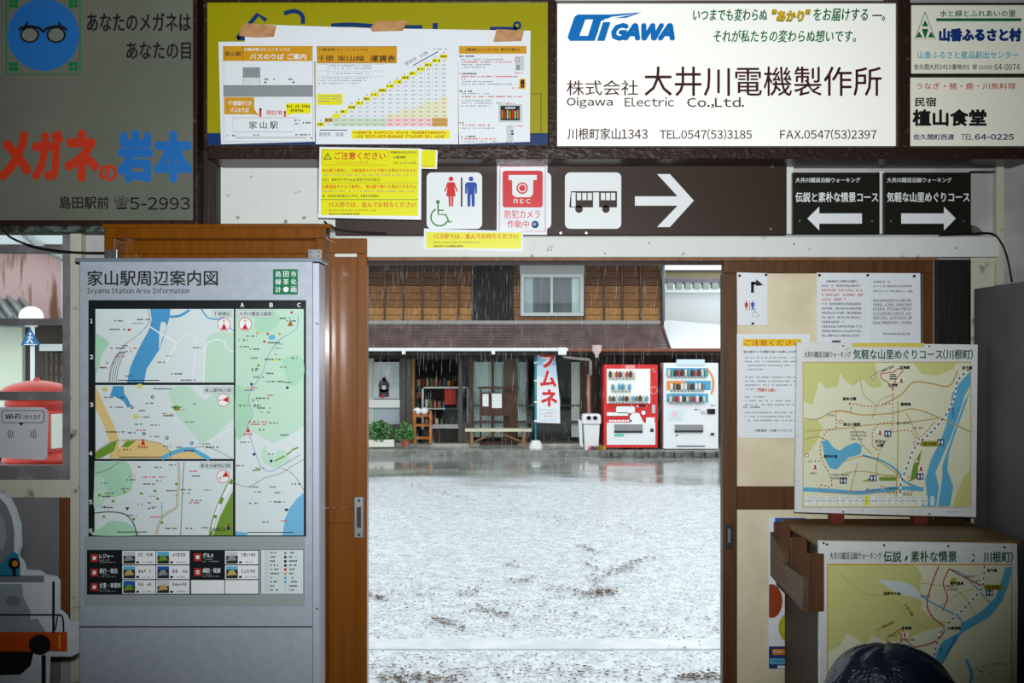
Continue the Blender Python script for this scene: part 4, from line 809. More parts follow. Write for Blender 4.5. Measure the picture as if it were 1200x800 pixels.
p.line([(1080, 683), (1104, 686), (1118, 690), (1134, 704), (1142, 720)], .9, TAN, 4).line([(1094, 716), (1110, 704), (1126, 694), (1140, 690)], .8, TAN, 4).line([(1072, 758), (1064, 752), (1058, 746), (1052, 740)], 1.1, RM, 5)
p.line([(1153, 662), (1152, 680), (1148, 692), (1128, 714), (1110, 730), (1100, 745), (1094, 770), (1090, 790)], 2.6, WHITE, 5).line([(1153, 662), (1152, 680), (1148, 692), (1128, 714), (1110, 730), (1100, 745), (1094, 770), (1090, 790)], 1.4, NAVY, 6, dash=3)
p.line([(1056, 736), (1040, 746), (1037, 750), (1046, 754), (1056, 752), (1058, 735)], 1.1, RM, 5, sm=False).circ(1106, 735, 2.6, RM, 6).circ(1106, 735, 1.7, WHITE, 7).circ(1117, 681, 5, OL, 4)
p.circ(1117, 680, 3.4, mat('map_lime', (180,180,60), .5), 5).rrect(1152, 684.5, 1175, 691, 3, MATS['station_olive'], 6).text(1156, 686, 1171, 689.6, '抜里駅', INK, L=8)
p.rect(1155, 690.5, 1163, 698, NAVY, 6); person_icon(p, 1157.4, 691.4, 6, WHITE, True, 7); person_icon(p, 1161, 691.4, 6, WHITE, False, 7)
for x, y, s_ in ((1042, 695, '至野守の池'), (1059, 735.5, '紅地蔵'), (1115, 735.5, '川根温泉'), (1118, 683, '野守温泉'), (1159, 668, '至千頭')):
    p.text(x-len(s_)*2+3, y-2.1, x+len(s_)*2+3, y+2.1, s_, INK, L=7, bold=.05)
p.text(1024, 731.5, 1048, 735, '三十三番観音霊場', INK, L=7, rot=-25).text(1056, 712, 1073, 716, '大井川線', INK, L=7, rot=55).rect(1057, 740, 1064, 747, WHITE, 6).rect(1059, 741, 1061, 746, RED, 7).text(1101, 754, 1104, 766, '大\n井\n川', NAVY, L=7)
for x, y, wd in ((1055, 748, 18), (1041, 743, 10), (1132, 674, 10), (1142, 679, 8), (1080, 697, 10), (1164, 776, 16), (1108, 685, 16), (1110, 689, 12)): p.scrib(x, y, x+wd, 2.4, INK, 7)
p.line([(1164, 777), (1152, 782), (1146, 786)], 1, ORA, 5).line([(1132, 772), (1138, 790), (1134, 810)], 3.4, SKYB, 4).line([(1150, 784), (1142, 790), (1136, 796)], 2, TEAL, 5)
for k in range(14):
    a = k*2.4; x = 1150+9*math.cos(a)*(.5+k/20); y = 788+9*math.sin(a)*(.4+k/22)
    p.circ(x, y, 3, GREY, 6, n=14).circ(x, y, 2.4, MATS['map_ivory'], 7, n=14)
for x, y in ((965, 636), (969, 637.5), (1036, 638.5), (1111, 639.5), (1177, 641)): obj('screw', MB().cyl(S6.pt(x, y), S6.pt(x, y, .003), .004, DSTEEL, n=8), t)

# poster behind the cabinet
PS7 = Surf(4.02); t = thing('poster', W(922, 784, 4.02), 'narrow white poster with brown and lime round shapes beside the wooden cabinet', 'poster')
obj('sheet', PS7.slab([(900.5, 606), (944, 606), (944, 784), (900.5, 782)], PAPER, .001), t)
p = Pr(PS7, 'printed_artwork', t)
p.rect(901, 757, 944, 783, DBLUE, 1).rect(905, 760, 920, 767, mat('badge_orange', (206,126,40), .5), 2).poly([(920, 760), (923.5, 763.5), (920, 767)], MATS['badge_orange'], 2).scrib(906, 762, 918, 2.4, WHITE, 3).rect(902, 771, 944, 778, SKYB, 2).scrib(904, 772.5, 940, 3, DBLUE, 3).rect(911, 779.5, 942, 782.5, WHITE, 2)
p.rect(908, 606.5, 944, 612, BLUE, 1).poly([(max(901, 904+13*math.cos(k*.314)), 704+20*math.sin(k*.314)) for k in range(20)], mat('print_russet', (150,60,24), .5), 1).circ(931, 735, 19, mat('print_lime', (182,178,30), .5), 2, ry=20).circ(931, 735, 13, mat('print_lime2', (196,194,60), .5), 3, ry=14).circ(940, 733, 5, RM, 4, ry=5)

# navy bag in the foreground
NYL = mat('navy_nylon', (12,26,50), .3, bump=.6, scale=5, bscale=70, rgb2=(20,36,58), stretch=(1,1,1), spec=.5)
bm = MB(); n = 72; rows = 54; vs = []; fs = []
c0 = Vector(W(1052, 800, 3.05)); H = EYE-(755-HY)*3.05/F
for j in range(rows+1):
    v = j/rows
    if v <= .5: r = .225+.012*math.sin(v*9); z = v/.5*(H-.24)
    else:
        a = (v-.5)/.5*math.pi/2; r = .23*max(.002, math.cos(a))**.86; z = H-.24+.24*math.sin(a)**1.1
    for i in range(n):
        th = 2*math.pi*i/n
        k = 1+.02*math.sin(th*3+z*9)+.008*math.sin(th*7-z*17)
        top = max(0, z-H+.24)/.24
        vs.append((c0[0]+r*k*math.cos(th)-.035*top, 3.05+r*k*math.sin(th)*.62, z+.006*math.sin(th*9+z*40)*top*min(1, r/.1)))
for j in range(rows):
    for i in range(n): fs.append((j*n+i, j*n+(i+1) % n, (j+1)*n+(i+1) % n, (j+1)*n+i))
fs += [tuple(range(n-1, -1, -1)), tuple(range(rows*n, (rows+1)*n))]
bg_ = thing('nylon_bag', (c0[0], 3.05, 0), 'shiny dark navy nylon bag with a rounded wrinkled top in front of the cabinet', 'bag')
b = obj('shell', MB().add(vs, fs, NYL), bg_, smooth=True)
obj('seam', MB().tube([(c0[0]-.055+.02*math.sin(k), 3.05-.128*math.cos(k/12*1.35)-.008, .2+(H-.215)*math.sin(k/12*math.pi/2)) for k in range(13)], .003, mat('seam_navy', (12,22,40), .5)), bg_, smooth=True)

# grey locker at the right
t = thing('locker', (2.12, 3.6, 0), 'tall plain grey metal locker against the right wall', 'locker')
obj('body', MB().box(1.822, 2.44, 3.28, 3.93, .04, 1.868, GLOCK), t, bevel=.004)
obj('plinth', MB().box(1.84, 2.42, 3.3, 3.92, 0, .04, DSTEEL), t)
obj('door', MB().box(1.83, 2.13, 3.265, 3.28, .06, 1.85, GLOCK), t, bevel=.002); obj('door', MB().box(2.135, 2.43, 3.265, 3.28, .06, 1.85, GLOCK), t, bevel=.002)

# cables
def cable(pts, Y, r, lab, name='cable'):
    q = smooth_pts([(p_[0], p_[1]) for p_ in pts], 8)
    tag(obj(name, MB().tube([W(a, b_, Y) for a, b_ in q], r, BLACKM), smooth=True), lab, 'cable')
cable([(2, 262), (6, 272), (16, 280), (40, 289), (70, 294), (100, 296), (138, 296)], 3.885, .0042, 'black cable sagging across the top of the left window')
cable([(1100, 275), (1135, 274), (1150, 273), (1163, 274), (1172, 282), (1180, 300), (1186, 330)], 3.925, .0038, 'black cable curving over the beam end down to the grey locker')
cable([(380, 259), (386, 265), (396, 269), (420, 272), (452, 273.5)], 3.93, .004, 'short black cable running off the top of the orange door casing')
fo = MB(); a = Vector(W(1142, 275, 3.95)); fo.add([a+Vector(v) for v in ((-.014, -.02, 0), (.035, -.02, 0), (.03, .02, 0), (-.014, .02, 0), (-.012, -.012, .036), (.002, -.01, .034), (-.002, .01, .034), (-.012, .01, .04))], [(0,3,2,1), (4,5,6,7), (0,1,5,4), (1,2,6,5), (2,3,7,6), (3,0,4,7)], mat('dry_foam', (104,98,90), .9, bump=.6, scale=40))
mesh_thing('foam_lump', fo, 'small grey-brown lump sitting on the beam end beside the black sign', 'lump')

# Wi-Fi sticker on the window glass
WS = Surf(3.992)
t = thing('sticker', W(27, 540, 3.992), 'pale grey wi-fi sticker on the lower left window pane', 'sticker')
obj('sheet', WS.slab([(-6, 477), (50, 477), (55, 480), (56.5, 485), (55, 536), (51, 539), (-6, 536)], mat('sticker_grey', (206,208,214), .5), .002), t)
p = Pr(WS, 'lettering', t)
p.rrect(2, 480.5, 52, 495.5, 3, INK, 1).rrect(2.8, 481.3, 51.2, 494.7, 2.5, MATS['sticker_grey'], 2).text(6.5, 484.5, 24, 491, 'Wi-Fi', INK, bold=.03).text(25.5, 485.5, 48, 491, 'つかえます', INK, bold=.01).poly([(22, 495), (28, 495), (25, 499)], INK, 2)
for sx in (-1, 1):
    for k in range(3): p.line([(26+sx*(10+k*2.3), 505-k), (26+sx*(11.2+k*2.6), 508.5), (26+sx*(10+k*2.3), 512+k)], .9, INK, 1)
p.scrib(20, 532, 34, 1.2, LGREY)

# cut-out locomotive board at lower left
LS = Surf(3.3)
LW = mat('cutout_white', (184,192,196), .5)
t = thing('cutout_board', (-2.05, 3.3, 0), 'painted steam locomotive cut-out board with orange buffer beam at the lower left', 'cut-out board')
out = [(-90, 580), (0, 577), (9, 583), (16, 596), (22, 615), (23, 640), (20, 652), (26, 660), (28, 668), (44, 669), (52, 674), (64, 676), (68, 682), (68, 715), (76, 722), (78, 727), (88, 728), (90, 733), (90, 766), (84, 769), (56, 769), (54, 830), (30, 900), (-90, 900)]
obj('panel', LS.slab(out, LW, .02), t)
p = Pr(LS, 'painting', t)
LG = mat('loco_grey', (104,112,114), .4); LG2 = mat('loco_pale', (128,140,144), .4); LT = mat('loco_teal', (30,110,136), .4); LO = mat('loco_orange', (168,66,18), .4); LK = mat('loco_black', (22,20,22), .4)
p.poly([(-88, 584), (0, 583), (8, 592), (14, 606), (17, 622), (17, 642), (12, 660), (2, 672), (-88, 672)], LG, 1).poly([(-80, 600), (0, 600), (6, 612), (8, 630), (4, 645), (-80, 645)], LG2, 2, False)
p.poly([(8, 653), (16, 645), (22, 650), (24, 660), (24, 675), (0, 675), (0, 662)], LT, 3).circ(17, 660, 7, LK, 4, ry=7).circ(18, 660, 3.6, mat('lamp_amber', (176,112,40), .4), 5).rect(15, 665, 19, 675, LK, 4)
p.rect(-88, 674, 52, 682, LG, 3).poly([(-88, 684), (26, 684), (28, 700), (36, 716), (36, 726), (44, 724), (54, 740), (-88, 740)], LG2, 2).circ(16, 704, 9, LG, 3, ry=6)
p.rect(-88, 719, 72, 721, LK, 4).line([(70, 720), (74, 724), (75, 740)], 2, LK, 4).rect(61.5, 681, 64.5, 741, LK, 4).line([(68, 721), (65, 738)], 1.6, LK, 4)
p.rect(-88, 740, 79, 763, LO, 3).circ(47, 755, 13, LK, 4, ry=12).rect(69, 743, 71, 760, mat('loco_yellow', (190,140,30), .4), 4).poly([(-88, 763), (40, 763), (36, 780), (24, 790), (-88, 794)], LK, 3).rect(49, 767, 54, 830, LK, 4)
obj('stand', MB().box(-2.2, -2.16, 3.32, 3.7, 0, .03, CD).box(-1.9, -1.86, 3.32, 3.7, 0, .03, CD), t)

# ================================================================== OUTSIDE: SHOP BUILDING
FY = 21.5
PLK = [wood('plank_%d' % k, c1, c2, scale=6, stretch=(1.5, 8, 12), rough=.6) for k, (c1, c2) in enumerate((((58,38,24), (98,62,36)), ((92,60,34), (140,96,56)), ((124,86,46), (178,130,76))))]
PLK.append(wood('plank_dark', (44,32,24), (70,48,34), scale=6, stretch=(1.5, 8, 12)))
BT = wood('batten_wood', (70,52,40), (92,70,54)); DK = mat('dark_fascia', (46,40,36), .6, rgb2=(60,52,46), scale=5); GREYF = mat('grey_door_frame', (84,80,74), .5)
CURT = mat('pale_green_curtain', (240,248,244), .8, rgb2=(222,236,228), scale=3, stretch=(8,1,.3)); CURW = mat('white_curtain', (206,216,220), .8)
SG = glassmat('shop_glass', (.9,.93,.93))
shop = thing('shop_building', (W(600, 400, FY)[0], FY, -.3), 'old two-storey wooden shop across the road with a long low brown roof', 'building')
def sp(name, x0, y0, x1, y1, Y, d, m, par=None, bev=0, kind=None): return obj(name, pb(x0, y0, x1, y1, Y, d, m), par or shop, bevel=bev, kind=kind)
sp('upper_wall', 330, 270, 777, 385, FY+.05, .2, DK)
sp('upper_wall', 160, 270, 330, 385, FY+.05, .2, DK)
cols = [408, 430, 451, 473, 495, 515.5, 537.5, 554]
for a, b_ in zip(cols, cols[1:]):
    for r in range(9):
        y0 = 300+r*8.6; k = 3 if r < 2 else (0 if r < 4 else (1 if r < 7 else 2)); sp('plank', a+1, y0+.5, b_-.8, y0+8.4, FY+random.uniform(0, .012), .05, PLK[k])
    sp('batten', b_-1.2, 296, b_+.6, 377, FY-.03, .06, BT)
cols = [602, 610]; 
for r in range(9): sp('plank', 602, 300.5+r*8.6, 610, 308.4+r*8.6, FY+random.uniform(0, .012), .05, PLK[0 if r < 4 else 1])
cols = [685, 708, 729.5, 751, 774]
for a, b_ in zip(cols, cols[1:]):
    for r in range(9):
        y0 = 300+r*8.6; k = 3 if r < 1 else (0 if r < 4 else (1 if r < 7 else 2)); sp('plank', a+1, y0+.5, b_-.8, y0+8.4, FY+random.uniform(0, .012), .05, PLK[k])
    sp('batten', b_-1.2, 296, b_+.6, 377, FY-.03, .06, BT)
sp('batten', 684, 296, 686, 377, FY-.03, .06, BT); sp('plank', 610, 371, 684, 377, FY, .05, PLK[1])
tin = MB()
for k in range(16): pb(555+k*2.95, 296, 555+k*2.95+1.6, 377, FY-.02, .07, mat('dark_tin', (48,46,42), .6, rgb2=(36,35,33), scale=4), tin)
obj('corrugated_panel', tin, shop, kind='stuff'); sp('corrugated_panel', 555, 296, 602, 377, FY+.01, .04, MATS['dark_tin'])
wn = sp('window', 609, 310, 685, 321, FY-.08, .12, mat('shutter_grey', (150,152,150), .5), bev=.01)
ALW = mat('window_aluminium', (170,174,176), .4, metal=.3)
for a in ((610, 321, 684, 325), (610, 366, 684, 370), (610, 325, 614, 366), (680, 325, 684, 366), (645, 325, 648, 366)): sp('frame', *a, FY-.06, .1, ALW, wn)
sp('pane', 614, 325, 645, 366, FY, .01, SG, wn); sp('pane', 648, 325, 680, 366, FY, .01, SG, wn)
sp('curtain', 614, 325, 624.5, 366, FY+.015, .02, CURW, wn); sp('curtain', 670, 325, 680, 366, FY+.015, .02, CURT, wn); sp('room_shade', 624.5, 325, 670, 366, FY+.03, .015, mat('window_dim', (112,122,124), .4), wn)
# lower roof
def quad(name, pts, m, par, th=.05, kind=None):
    vs = [Vector(p_) for p_ in pts]; nrm = (vs[1]-vs[0]).cross(vs[3]-vs[0]).normalized()
    return obj(name, MB().add(vs+[v-nrm*th for v in vs], [(0,1,2,3), (7,6,5,4), (0,4,5,1), (1,5,6,2), (2,6,7,3), (3,7,4,0)], m), par, kind=kind)
RFM = mat('brown_metal_roof', (98,82,80), .32, rgb2=(84,70,68), scale=3); EY = 20.5
zt = W(0, 377.5, FY)[2]; ze = W(0, 409, EY)[2]; xl = W(300, 0, FY)[0]; xt = W(774, 0, FY)[0]; xe = W(785, 0, EY)[0]
rf = quad('lower_roof', [(xl, EY, ze), (xe, EY, ze), (xt, FY, zt), (xl, FY, zt)], RFM, shop)
ribs = MB(); N = 9
for k in range(N):
    f = k/N; y0 = EY+(FY-EY)*f; z0 = ze+(zt-ze)*f; xr = xe+(xt-xe)*f; dy = (FY-EY)/N; dz = (zt-ze)/N
    ribs.add([(xl, y0, z0+.018), (xr, y0, z0+.018), (xr, y0+dy, z0+dz+.004), (xl, y0+dy, z0+dz+.004), (xl, y0, z0), (xr, y0, z0)], [(0,1,2,3), (4,5,1,0)], RFM)
obj('roof_course', ribs, rf, kind='stuff')
sp('roof_flashing', 300, 375.5, 774, 379.5, FY-.1, .14, mat('flashing_grey', (142,140,138), .35))
obj('roof_edge', MB().tube([(xe, EY, ze+.02), (xt, FY, zt+.02)], .03, mat('edge_maroon', (84,60,56), .5)), rf)
sp('eave_soffit', 300, 412, 1010, 416, EY+.05, FY-EY, DK)
gt = sp('gutter', 300, 407.5, 666, 411.5, EY-.1, .1, mat('gutter_white', (226,228,226), .3), bev=.02)
gb = sp('gutter', 666, 408, 1010, 412, EY-.1, .1, mat('gutter_copper', (128,74,56), .35), bev=.02)
for x in (471, 576): sp('bracket', x, 409, x+4, 415, EY-.11, .1, MATS['gutter_white'], gt)
fn = MB(); c = W(699, 0, EY-.05)[0]
obj('funnel', MB().lathe((c, EY-.12, W(0, 419, EY)[2]), [(.03, 0), (.04, .06), (.08, .12), (.1, .15), (.1, .25), (.11, .26), (.0, .26)], mat('funnel_pink', (226,200,194), .4)), gb, smooth=True)
sp('outlet', 654, 407, 664, 416, EY-.13, .1, MATS['gutter_white'], gt, .02)
a = [W(x, y, EY+.1) for x, y in ((659, 414), (661, 418), (676, 420), (690, 421), (692, 424), (692, 440))]
obj('pipe', MB().tube(a, .035, mat('pipe_grey', (150,146,140), .4)), gt, smooth=True)
obj('downspout', MB().tube([W(690, 438, EY+.2), W(690, 500, EY+.2)], .04, mat('downspout_pink', (158,116,108), .4)), gb, smooth=True)
obj('downspout', MB().tube([W(777.5, 290, FY-.1), W(777.5, 376, FY-.1)], .035, mat('downspout_grey', (112,116,118), .4)), shop, smooth=True)
# big upper roof, mostly above the view
sp('upper_eave', 150, 280, 784, 297, FY-.75, .9, DK)
sp('upper_roof', 150, 180, 784, 281, FY-.3, 1.9, mat('kawara_grey', (104,106,108), .4, rgb2=(84,86,88), scale=8))
sp('side_wall', 774, 280, 778, 525, FY+.05, 1.6, DK)
# ground floor
sp('head_beam', 330, 412, 705, 421, FY, .12, wood('head_beam_wood', (48,42,38), (66,58,52)))
sp('ground_wall', 690, 412, 1010, 524, FY, .12, wood('dark_vertical_board', (52,40,34), (74,58,48), stretch=(12,12,.8)))
for k in range(14): sp('board', 691+k*11, 414, 700.5+k*11, 523, FY-.03, .03, MATS['dark_vertical_board'])
sp('ground_wall', 250, 412, 429, 524, FY, .12, PLK[3])
sp('post', 468.5, 420, 475, 521, FY-.05, .14, GREYF); sp('post', 475, 420, 482, 521, FY+.02, .1, mat('dim_glass_wall', (92,88,80), .3)); sp('post', 482.5, 420, 486, 521, FY-.06, .14, wood('amber_post', (120,86,50), (146,108,64)))
sp('post', 590, 420, 607, 521, FY-.02, .1, wood('greybrown_post', (88,74,62), (104,88,74)));
for x0, x1 in ((537, 542), (549, 555), (576, 579), (617, 619), (680, 690)): sp('post', x0, 420, x1, 521, FY-.05, .12, GREYF if x0 < 540 else BT)
sp('wall_panel', 429, 468, 469, 477.5, FY-.05, .1, mat('panel_white', (226,228,222), .5)); sp('wall_panel', 429, 420, 438, 468, FY-.02, .1, mat('panel_pale', (186,194,188), .5)); sp('wall_panel', 438, 478, 469, 497, FY+.02, .05, mat('panel_glass_pale', (168,182,186), .2)); sp('wall_panel', 429, 497, 469, 521, FY, .1, GREYF)
sp('wall_panel', 429, 478, 438, 497, FY, .08, MATS['panel_pale'])
sd1 = sp('sliding_door', 542, 495, 549, 521, FY-.02, .04, GREYF); sp('pane', 542, 421, 549, 495, FY, .01, SG, sd1)
sp('sill', 555, 521-4, 680, 521, FY-.04, .1, GREYF)
for x0, x1 in ((555, 576), (579, 590), (607, 617), (669.5, 681)):
    cu = MB(); nn = max(3, int((x1-x0)/1.6)); 
    for k in range(nn):
        pb(x0+(x1-x0)*k/nn, 424, x0+(x1-x0)*(k+.8)/nn, 512, FY+.05+(.02 if k % 2 else 0), .02, CURT, cu)
    obj('curtain', cu, shop)
for x0, x1 in ((555, 576), (579, 590), (607, 617), (619, 626), (626, 669)): sp('pane', x0, 421, x1, 517, FY+.02, .008, SG)
for x0, x1 in ((555, 590), (607, 626), (626, 680)): sp('glazing_bar', x0, 493, x1, 496, FY-.02, .05, GREYF); sp('glazing_bar', x0, 474, x1, 475.5, FY-.0, .02, GREYF)
# room inside
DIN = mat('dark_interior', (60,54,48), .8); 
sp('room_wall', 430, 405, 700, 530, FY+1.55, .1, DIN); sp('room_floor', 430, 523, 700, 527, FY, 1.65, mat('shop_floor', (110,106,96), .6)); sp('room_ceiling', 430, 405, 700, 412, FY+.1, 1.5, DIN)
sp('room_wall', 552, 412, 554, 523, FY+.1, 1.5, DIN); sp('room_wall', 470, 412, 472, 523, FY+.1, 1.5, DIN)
# goods and case in the opening
t = thing('display_case', W(515, 523, FY+.5), 'glass display case of goods just inside the open shop entrance', 'display case')
CA = mat('case_aluminium', (176,178,174), .35, metal=.4)
for a in ((494, 453, 550, 455, FY+.3), (494, 453, 496.5, 503, FY+.3), (547, 453, 549.5, 503, FY+.3), (506, 497, 540, 502, FY+.28)): obj('rail', pb(*a, .05, CA), t)
obj('shelf', pb(496, 478, 538, 479.5, FY+.35, .4, CA), t); obj('base', pb(494, 503, 550, 521, FY+.35, .4, mat('case_base', (60,54,50), .6)), t); obj('pane', pb(521, 455, 537, 497, FY+.32, .006, glassmat('case_glass', (.6,.63,.63))), t)
GC = [mat('goods_%d' % k, c, .5) for k, c in enumerate(((186,150,60), (150,60,40), (200,196,180), (96,120,60), (196,110,120), (150,110,60), (70,90,120)))]
GN = ('gold', 'red', 'cream', 'green', 'pink', 'brown', 'blue'); ORD = ('first', 'second', 'third', 'fourth', 'fifth', 'sixth', 'seventh', 'eighth', 'ninth')
SHN = {452: 'the high back shelf', 477.5: 'the middle shelf of the case', 496.5: 'the bottom of the case', 466: 'the short upper side shelf', 484: 'the short lower side shelf'}
k = 0
for yy, xs_, Yg in ((452, range(489, 534, 5), FY+.75), (477.5, range(498, 520, 5), FY+.45), (496.5, range(498, 520, 6), FY+.45), (466, range(488, 494, 3), FY+.75), (484, range(487, 493, 3), FY+.75)):
    for q_, x in enumerate(xs_):
        h = random.uniform(6, 10); m = GC[k % 7]; gl_ = '%s %s %s from the left on %s in the shop' % (GN[k % 7], 'package' if (k+1) % 3 else 'jar', ORD[q_], SHN[yy]); k += 1
        mb = MB(); 
        if k % 3: pb(x, yy-h, x+3.6, yy, Yg, .1, m, mb)
        else:
            c = W(x+1.8, yy, Yg+.05); mb.lathe(c, [(.03, 0), (.036, .02), (.034, h/54*.7), (.015, h/54*.85), (.014, h/54)], m, n=10)
        mesh_thing('goods_package' if k % 3 else 'goods_jar', mb, gl_, 'package' if k % 3 else 'jar', 'goods inside the open shop')
t = thing('goods_shelf', W(505, 521, FY+.9), 'dark wooden goods shelf deep inside the open shop entrance', 'shelf')
obj('shelf', pb(486, 452, 538, 453.5, FY+.7, .3, BT), t); obj('shelf', pb(486, 466, 494, 467.5, FY+.7, .3, BT), t); obj('shelf', pb(486, 484, 494, 485.5, FY+.7, .3, BT), t)
obj('back_board', pb(486, 440, 538, 521, FY+1.02, .03, DIN), t)
t = mesh_thing('cloth', pb(521, 456, 534, 474, FY+.27, .01, mat('red_cloth', (176,60,48), .8)), 'red printed cloth hung on the shop display case', 'cloth')

# locomotive poster in shop window
t = thing('poster', W(453, 467, FY-.06), 'grey photograph poster of a dark locomotive in the shop front', 'poster')
obj('sheet', pb(438, 424, 468, 467, FY-.07, .01, mat('poster_grey', (188,196,196), .6, rgb2=(160,168,168), scale=2)), t)
p = Pr(Surf(FY-.07), 'printed_artwork', t, .002, .002)
p.circ(450, 452, 6.5, mat('loco_print', (66,52,56), .5), 1, ry=8).circ(450, 454, 2.6, LGREY, 2).rect(444, 456, 456, 465, MATS['loco_print'], 1).circ(450, 444, 2.5, MATS['loco_print'], 1).poly([(446, 428), (450, 424.5), (458, 430), (454, 442)], LGREY, 1).rect(447, 462, 450, 466, RED, 2)

# hanging banner
t = thing('banner', W(627.5, 522, 20.75), 'tall blue and white banner with red lettering in front of the shop', 'banner')
obj('pole', MB().cyl(W(627.5, 520, 20.8), W(627.5, 412, 20.8), .022, mat('pole_teal', (60,150,160), .4)), t, smooth=True)
BS = Surf(20.78)
BL = mat('banner_blue', (140,190,224), .7); BMID = mat('banner_pale', (196,220,236), .7); BWH = mat('banner_white', (232,234,238), .7)
obj('cloth', BS.slab([(629, 413), (650, 413), (653, 440), (656, 470), (656.5, 496), (629, 495)], BWH, .01), t)
p = Pr(BS, 'lettering', t, .003, .003)
p.poly([(629, 413), (650, 413), (651.5, 428), (629, 428)], BL, 0).poly([(629, 428), (651.5, 428), (653.5, 445), (629, 440)], BMID, 0)
BR = mat('banner_red', (214,50,52), .6)
for s_, a in (('ラ', (633, 408, 650, 431)), ('ム', (633, 434, 652, 453)), ('ネ', (634, 456, 653, 476))):
    p.text(*a, s_, WHITE, L=1, bold=.10).text(*a, s_, BR, L=2, bold=.03)
p.box(633, 480, 651, 492, .5, BL, 1)
for y in (483, 486.5): p.scrib(636, y, 648, 1.8, mat('banner_pink', (220,170,180), .6), 1)
for y in (424, 445, 470, 492): obj('tie', pb(626, y, 629.5, y+1.8, 20.77, .02, BWH), t)
bw = MB(); c = W(628, 527, 20.8); bw.lathe((c[0], 20.8, -.3), [(.15, 0), (.14, .05), (.09, .15), (.05, .16), (.0, .16)], mat('weight_white', (226,228,226), .5), n=8); obj('base_weight', bw, t)

# planters, pot
LF = mat('plant_leaf', (74,120,66), .5, rgb2=(110,158,92), scale=9); LF2 = mat('plant_leaf_dark', (52,92,50), .5)
def foliage(c, rx, ry, rz, n, s=.055):
    mb = MB()
    for k in range(n):
        a = random.uniform(0, 6.28); u = random.random()**.5; h = random.random()
        ctr = Vector((c[0]+rx*u*math.cos(a), c[1]+ry*u*math.sin(a), c[2]+rz*h*(1-.5*u*u)))
        d = Vector((random.gauss(0, 1), random.gauss(0, 1), random.gauss(.4, .7))).normalized(); e = d.orthogonal().normalized()*s*.5; d = d*s
        mb.add([ctr-d, ctr+e-d*.2, ctr+d, ctr-e-d*.2], [(0,1,2,3)], LF if k % 3 else LF2)
    return mb
t = thing('planter', W(447, 522, 20.75), 'long white planter box with bushy green plants by the shop', 'planter')
obj('box', pb(431, 515, 462, 524, 20.65, .25, mat('planter_white', (222,222,208), .5)), t, bevel=.02); obj('foliage', foliage(W(445, 516, 20.78), .27, .14, .42, 900), t, kind='stuff')
t = thing('potted_plant', W(473, 524, 20.7), 'green bushy plant in a terracotta pot beside the white planter', 'potted plant')
c = W(474.5, 523, 20.7); obj('pot', MB().lathe(c, [(.07, 0), (.11, .13), (.125, .13), (.125, .17), (.1, .17), (.1, .15), (0, .15)], mat('terracotta', (160,92,62), .7)), t, smooth=False); obj('foliage', foliage((c[0], c[1], c[2]+.15), .17, .15, .36, 700), t, kind='stuff')
# orange trolley with white pot
t = thing('trolley', W(496, 520, 20.9), 'orange wooden three-shelf trolley beside the shop entrance', 'trolley')
OW = mat('orange_wood', (184,112,50), .5, rgb2=(160,94,40), scale=5)
for x in (484.5, 503): 
    for Y in (20.85, 21.1): obj('leg', pb(x, 481, x+3, 520, Y, .04, OW), t)
for y in (486, 497, 512): obj('shelf', pb(484.5, y, 506, y+2.4, 20.87, .25, OW), t)
mb = MB(); c = W(494, 485.7, 20.95); 
for dx in (-.09, .06): mb.lathe((c[0]+dx, c[1], c[2]), [(.05, 0), (.08, .04), (.09, .1), (.05, .14), (0, .15)], mat('white_bundle', (226,228,230), .7), n=14)
mesh_thing('white_bundle', mb, 'white bundle resting on top of the orange trolley', 'bundle', smooth=True)

# notice stand and bench
t = thing('notice_stand', W(584, 520, 21.1), 'dark wooden notice stand holding two white papers behind the bench', 'notice stand')
NW = wood('notice_wood', (62,38,30), (90,60,46)); NY = 21.15
obj('post', pb(562, 454, 564.5, 520, NY, .06, NW), t); obj('post', pb(604, 454, 607, 520, NY, .06, NW), t); obj('rail', pb(560, 453, 608, 455.5, NY-.02, .1, NW), t); obj('board', pb(564, 460, 605, 487, NY+.01, .03, NW), t); obj('foot', pb(562, 518, 607, 521, NY-.1, .3, NW), t)
obj('post', pb(597, 487, 604, 520, NY+.02, .05, NW), t)
for x0, y0, x1, y1, lab in ((565.5, 461.5, 572.5, 476, 'narrow white paper at left on the outdoor notice stand'), (576.5, 461, 588, 478, 'wide white paper at the middle of the outdoor notice stand')):
    mesh_thing('paper', pb(x0, y0, x1, y1, NY, .006, WHITE), lab, 'paper')
t = thing('bench', W(584, 524, 20.8), 'pale wooden plank bench on brown trestle legs in front of the shop', 'bench')
BWD = wood('bench_plank', (196,190,162), (216,210,186), scale=3, stretch=(1,8,8)); BLG = wood('bench_leg', (120,92,62), (146,116,82))
obj('seat', pb(545, 502.5, 623, 505.8, 20.7, .28, BWD), t, bevel=.008)
for x in (551, 612):
    for Y in (20.73, 20.9): obj('leg', pb(x, 505.5, x+3.5, 524.5, Y, .05, BLG), t)
for a, b_ in (((548, 521), (580, 507)), ((620, 521), (586, 507))): obj('brace', MB().tube([W(*a, 20.82), W(*b_, 20.82)], .02, BLG), t)

